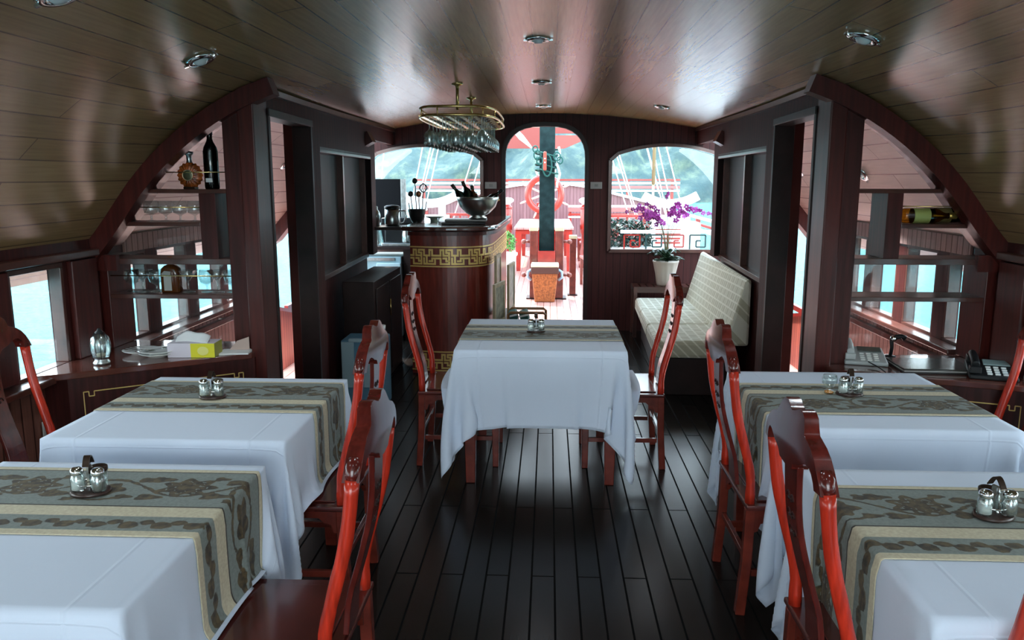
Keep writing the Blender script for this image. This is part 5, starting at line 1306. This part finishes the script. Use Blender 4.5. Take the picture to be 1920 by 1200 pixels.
# ---- potted shrub
t = thing('potted_shrub', (-.66, 13.6, 0), 'small round green shrub in a white pot left of the deck table', 'plant')
MB().lathe([(.0001,0),(.13,0),(.17,.33),(.19,.35),(.19,.39),(.16,.39),(.0001,.36)], seg=24).build('pot', M_white, t)
sh = MB(); rr = random.Random(2)
for k in range(500):
    th = rr.uniform(0, 2*PI); ph = math.acos(rr.uniform(-.6, 1)); r = rr.uniform(.6, 1); c = Vector((.17*r*math.sin(ph)*math.cos(th), .17*r*math.sin(ph)*math.sin(th), .55+.22*r*math.cos(ph)))
    a = Vector((rr.uniform(-1,1), rr.uniform(-1,1), rr.uniform(-1,1))).normalized()*.03; b = a.cross(Vector((rr.uniform(-1,1), rr.uniform(-1,1), 1))).normalized()*.014
    sh.add([c-a, c+b, c+a, c-b], [(0,1,2,3)])
sh.build('foliage', mat('shrub_green', (.10,.28,.05), .6, noise=.4, nscale=20), t)
t2 = thing('dark_shrub', (1.07, 11.0, 0), 'dark leafy shrub in a pale trough at the left edge of the right bulkhead window', 'plant')
MB().box(-.40, .40, -.14, .14, 0, .72).build('trough', mat('stone_grey', (.65,.68,.66), .6), t2, bevel=.01)
sh = MB()
for k in range(900):
    c = Vector((rr.uniform(-.38,.38), rr.uniform(-.16,.16), rr.uniform(.72, 1.08))); a = Vector((rr.uniform(-1,1), rr.uniform(-1,1), rr.uniform(-1,1))).normalized()*.045; b = a.cross(Vector((rr.uniform(-1,1), rr.uniform(-1,1), 1))).normalized()*.018
    sh.add([c-a, c+b, c+a, c-b], [(0,1,2,3)])
sh.build('foliage', mat('dark_shrub_green', (.012,.04,.025), .5, noise=.5, nscale=20), t2)

# ---- ship's wheel
t = thing('ships_wheel', (-.04, 17.4, 1.30), "red ship's steering wheel with handles behind the mast", 'steering wheel')
MB().tube([(.36*math.cos(a), 0, .36*math.sin(a)) for a in np.linspace(0, 2*PI, 40, endpoint=False)], .07, 10, closed=True, flat=1).build('rim', mat('wheel_red', (.36,.028,.015), .3, coat=.4), t)
MB().tube([(0,-.05,0),(0,.06,0)], .07, 16).build('hub', M_brass, t)
for k in range(8):
    a = 2*PI*k/8+.36
    MB().tube([(c_*math.cos(a), 0, c_*math.sin(a)) for c_ in (.06,.2,.33,.42,.48,.56)], [.018,.022,.018,.014,.024,.014], 8).build('spoke', mat('spoke_pale', (.78,.55,.48), .35), t)
st = thing('wheel_pedestal', (-.04, 17.6, 0), "red box pedestal carrying the ship's wheel", 'pedestal')
MB().frustum((0,0), .62, .3, .34, .22, 0, 1.12).build('box', M_dred, st, bevel=.01); MB().box(-.06,.06,-.14,.0,1.10,1.36).build('bearing', M_dred, st)

# ---- bow bulwark
t = thing('bow_bulwark', (0, 19.4, 0), 'pale planked bow bulwark with a curved white cap across the foredeck', 'bulwark')
m = MB(); xs = np.linspace(-3.0, 3.0, 41); vs = []; fs = []
def bz(x): return 1.50-.10*x*x if abs(x) < 1.2 else max(.85, 1.356-.25*(abs(x)-1.2))
for x in xs: vs += [(x, -.02, 0), (x, .06, 0), (x, .06, bz(x)), (x, -.02, bz(x))]
for i in range(40):
    for k in range(4): fs.append((4*i+k, 4*i+(k+1) % 4, 4*i+4+(k+1) % 4, 4*i+4+k))
m.add(vs, fs+[(0,1,2,3), (163,162,161,160)]).build('planking', M_dwall, t)
MB().sweep([(x, .0, bz(x)+.03) for x in xs], .16, .06).build('white_cap', M_white, t)
t = thing('bow_rail', (0, 22.2, 0), 'red and white horizontal rails across the bow', 'railing')
for z, mm, h in ((1.62, M_dred, .05), (1.54, M_white, .06), (1.44, mat('pink_rail', (.32,.12,.11), .5), .08), (1.33, M_white, .05)):
    MB().box(-3.6, 3.6, -.03, .03, z-h, z).build('rail', mm, t)
for x in (-3.4, -2.2, -1.1, 1.1, 2.2, 3.4): MB().box(x-.04, x+.04, .03, .09, -.5, 1.62).build('post', M_dred, t)
struct(MB().box(-3.6, 3.6, 19.5, 23.5, -.5, -.4), 'floor_bow', M_deck)

# ---- things seen through the two bulkhead windows
for sg, wd in ((1, 'right'), (-1, 'left')):
    y = 14.2; xc = 2.17*sg if sg > 0 else -2.05
    t = thing('boom_crutch', (xc, y, 0), 'white curved mast crutch on two posts seen through the %s bulkhead window' % wd, 'crutch')
    MB().sweep([(x*.47, 0, 1.20+.14*(x*x)) for x in np.linspace(-1, 1, 15)], .10, .15).build('cradle', M_white, t)
    for x in (-.22, .22): MB().box(x-.06, x+.06, -.04, .04, 0, 1.17).build('post', M_white, t)
    MB().box(-.34, .34, -.10, .10, .55, 1.00).build('locker', M_white, t, bevel=.01)
for sg, wd in ((1, 'right'), (-1, 'left')):
    y = 10.6; t = thing('fret_railing', (sg*1.85, y, 0), 'low railing with a square key fret seen through the %s bulkhead window' % wd, 'railing')
    for z, mm in ((.60, M_white), (.955, M_white), (.66, M_dred)): MB().box(-.85, .85, -.025, .025, z-.03, z+.01).build('rail', mm, t)
    for k in range(6):
        x = -.80+.285*k; q = .046; z0 = .70; f = MB()
        pts = [(0,0),(0,4.4),(4.4,4.4),(4.4,1),(1.8,1),(1.8,2.8),(3.1,2.8)]
        for (a, b), (c, d) in zip(pts[:-1], pts[1:]): f.sweep([(x+a*q, 0, z0+b*q), (x+c*q, 0, z0+d*q)], .02, .016, up=(0,1,0))
        f.build('key_fret', mat('teal_fret', (.01,.05,.05), .4) if k % 2 else M_dred, t)
    for k in range(12):
        MB().lathe([(.016,.10),(.026,.22),(.014,.35),(.022,.5),(.014,.60)], (-.80+.145*k, 0, 0), 8).build('baluster', M_dred, t)
fp = thing('flag_pole', (1.60, 12.1, 0), 'thin brown wooden pole standing behind the right bulkhead window', 'pole')
MB().tube([(0,0,0),(0,0,1.55)], .018, 8).build('lower_pole', mat('pole_tan', (.55,.35,.18), .5), fp); MB().tube([(0,0,1.55),(0,0,3.0)], .026, 8).build('upper_pole', mat('pole_brown', (.28,.19,.09), .5), fp)
wb = thing('white_box', (1.86, 11.6, 0), 'white deck box with red stripes behind the orchid', 'box')
MB().box(-.33, .33, -.2, .2, 0, 1.02).build('body', M_white, wb, bevel=.01)
for z in (.74, .80, .86, .92): MB().box(-.30, .05, -.212, -.2, z-.012, z+.012).build('red_stripe', M_dred, wb)
# side rails along the foredeck
for sg, wd in ((1, 'right'), (-1, 'left')):
    t = thing('deck_rail', (sg*2.9, 15.5, 0), 'red and white rail along the %s edge of the foredeck' % wd, 'railing')
    for z, mm in ((.80, M_dred), (.92, M_white), (.70, M_white)): MB().box(-.03, .03, -4.0, 4.0, z-.04, z).build('rail', mm, t)
    for y in (-3.9, -2, 0, 2, 3.9): MB().box(-.04, .04, y-.04, y+.04, 0, .88).build('post', M_dred, t)
t = thing('cross_rail', (1.4, 18.6, 0), 'red and white double rail seen low in the left half of the right bulkhead window', 'railing')
for z, mm, h in ((1.03, M_white, .05), (.97, mat('pink_rail', (.32,.12,.11), .5), .09), (.84, M_dred, .04), (.78, M_white, .04)): MB().box(-.9, .9, -.02, .02, z-h, z).build('rail', mm, t)
for x in (-.85, 0, .85): MB().box(x-.025, x+.025, .02, .06, 0, 1.0).build('post', M_dred, t)
# rigging
rg = [((1145,300),(1170,380)),((1155,300),(1186,392)),((1160,300),(1190,392)),((1208,280),(1236,372)),((1218,280),(1240,372)),((1228,280),(1252,374)),((1243,280),(1271,376)),((1210,290),(1222,330)),
      ((795,282),(775,372)),((810,282),(790,360)),((816,282),(794,360)),((824,285),(803,372)),((886,303),(856,395)),((898,318),(890,345)),((722,300),(716,352))]
for i, (a, b) in enumerate(rg):
    y = 16.0; (xa, za), (xb, zb) = XZ(*a, y), XZ(*b, y); dx, dz = xa-xb, za-zb
    t = MB().tube([(xb-dx*.8, y, zb-dz*.8), (xa+dx*3, y, za+dz*3)], .013, 6).build('rigging_line', M_white)
    side = 'right' if a[0] > 1000 else 'left'
    own = sorted([q for q in rg if (q[0][0] > 1000) == (a[0] > 1000)], key=lambda q: q[0][0]); k = own.index((a, b))
    o_ = ('first', 'second', 'third', 'fourth', 'fifth', 'sixth', 'seventh', 'eighth')[k]
    tag(t, 'thin white rigging line in the %s bulkhead window, %s from the left' % (side, o_), 'rope', 'rigging lines, '+side)

# ---- sea and wooded shore
def sea_mat():
    m = bpy.data.materials.new('sea_water'); m.use_nodes = True; n = m.node_tree.nodes; l = m.node_tree.links; b = n['Principled BSDF']
    b.inputs['Base Color'].default_value = (.05, .24, .26, 1); b.inputs['Roughness'].default_value = .18; b.inputs['Specular IOR Level'].default_value = .5; b.inputs['Specular Tint'].default_value = (.78, 1, 1, 1)
    t = n.new('ShaderNodeTexCoord'); mp = n.new('ShaderNodeMapping'); mp.inputs['Scale'].default_value = (1, 2.2, 1); mp.inputs['Rotation'].default_value = (0,0,.5)
    l.new(t.outputs['Object'], mp.inputs[0]); a = n.new('ShaderNodeTexNoise'); a.inputs['Scale'].default_value = 1.6; a.inputs['Detail'].default_value = 6; a.inputs['Roughness'].default_value = .65
    l.new(mp.outputs[0], a.inputs[0]); bp = n.new('ShaderNodeBump'); bp.inputs['Strength'].default_value = .9; bp.inputs['Distance'].default_value = .35
    l.new(a.outputs[0], bp.inputs['Height']); l.new(bp.outputs[0], b.inputs['Normal']); return m
o = MB().box(-500, 500, -300, 700, -1.4, -1.3).build('sea', sea_mat(), kind='structure')
hs = MB(); rh = np.random.RandomState(3)
ph = rh.rand(40, 4)
def hill(u, v):
    x = -260+520*u; y0 = 100+.0006*x*x
    base = 26+9*math.sin(x*.018+1)+5*math.sin(x*.05)
    z = -1.4+base*(v**.75); y = y0+55*v
    for k in range(40):
        f = .12+.9*ph[k,0]; y -= .28*math.sin(f*x+ph[k,1]*6.3)*math.sin(f*1.3*z+ph[k,2]*6.3); z += .16*math.sin(f*x*1.1+ph[k,3]*6.3)
    return (x, y, max(z, -1.4))
hs.grid(hill, 420, 60)
hm = bpy.data.materials.new('forest_slope'); hm.use_nodes = True; n = hm.node_tree.nodes; l = hm.node_tree.links; b = n['Principled BSDF']; b.inputs['Roughness'].default_value = 1; b.inputs['Specular IOR Level'].default_value = 0
t_ = n.new('ShaderNodeTexCoord'); vo = n.new('ShaderNodeTexVoronoi'); vo.inputs['Scale'].default_value = .42; nz = n.new('ShaderNodeTexNoise'); nz.inputs['Scale'].default_value = .42; nz.inputs['Detail'].default_value = 8; nz.inputs['Roughness'].default_value = .65
l.new(t_.outputs['Object'], vo.inputs['Vector']); l.new(t_.outputs['Object'], nz.inputs[0])
rmp = n.new('ShaderNodeValToRGB'); e = rmp.color_ramp.elements; e[0].position = .36; e[0].color = (.070,.105,.106,1); e[1].position = .66; e[1].color = (.17,.205,.15,1); q = e.new(.52); q.color = (.092,.128,.12,1)  # bluish, low-contrast greens; the distance haze is put into these colours
l.new(nz.outputs[0], rmp.inputs[0]); l.new(rmp.outputs[0], b.inputs['Base Color'])
ad = n.new('ShaderNodeMath'); ad.operation = 'SUBTRACT'; l.new(nz.outputs[0], ad.inputs[0]); l.new(vo.outputs['Distance'], ad.inputs[1])
bp = n.new('ShaderNodeBump'); bp.inputs['Strength'].default_value = .45; bp.inputs['Distance'].default_value = 1.2; l.new(ad.outputs[0], bp.inputs['Height']); l.new(bp.outputs[0], b.inputs['Normal'])
hs.build('wooded_hill', hm, kind='structure')
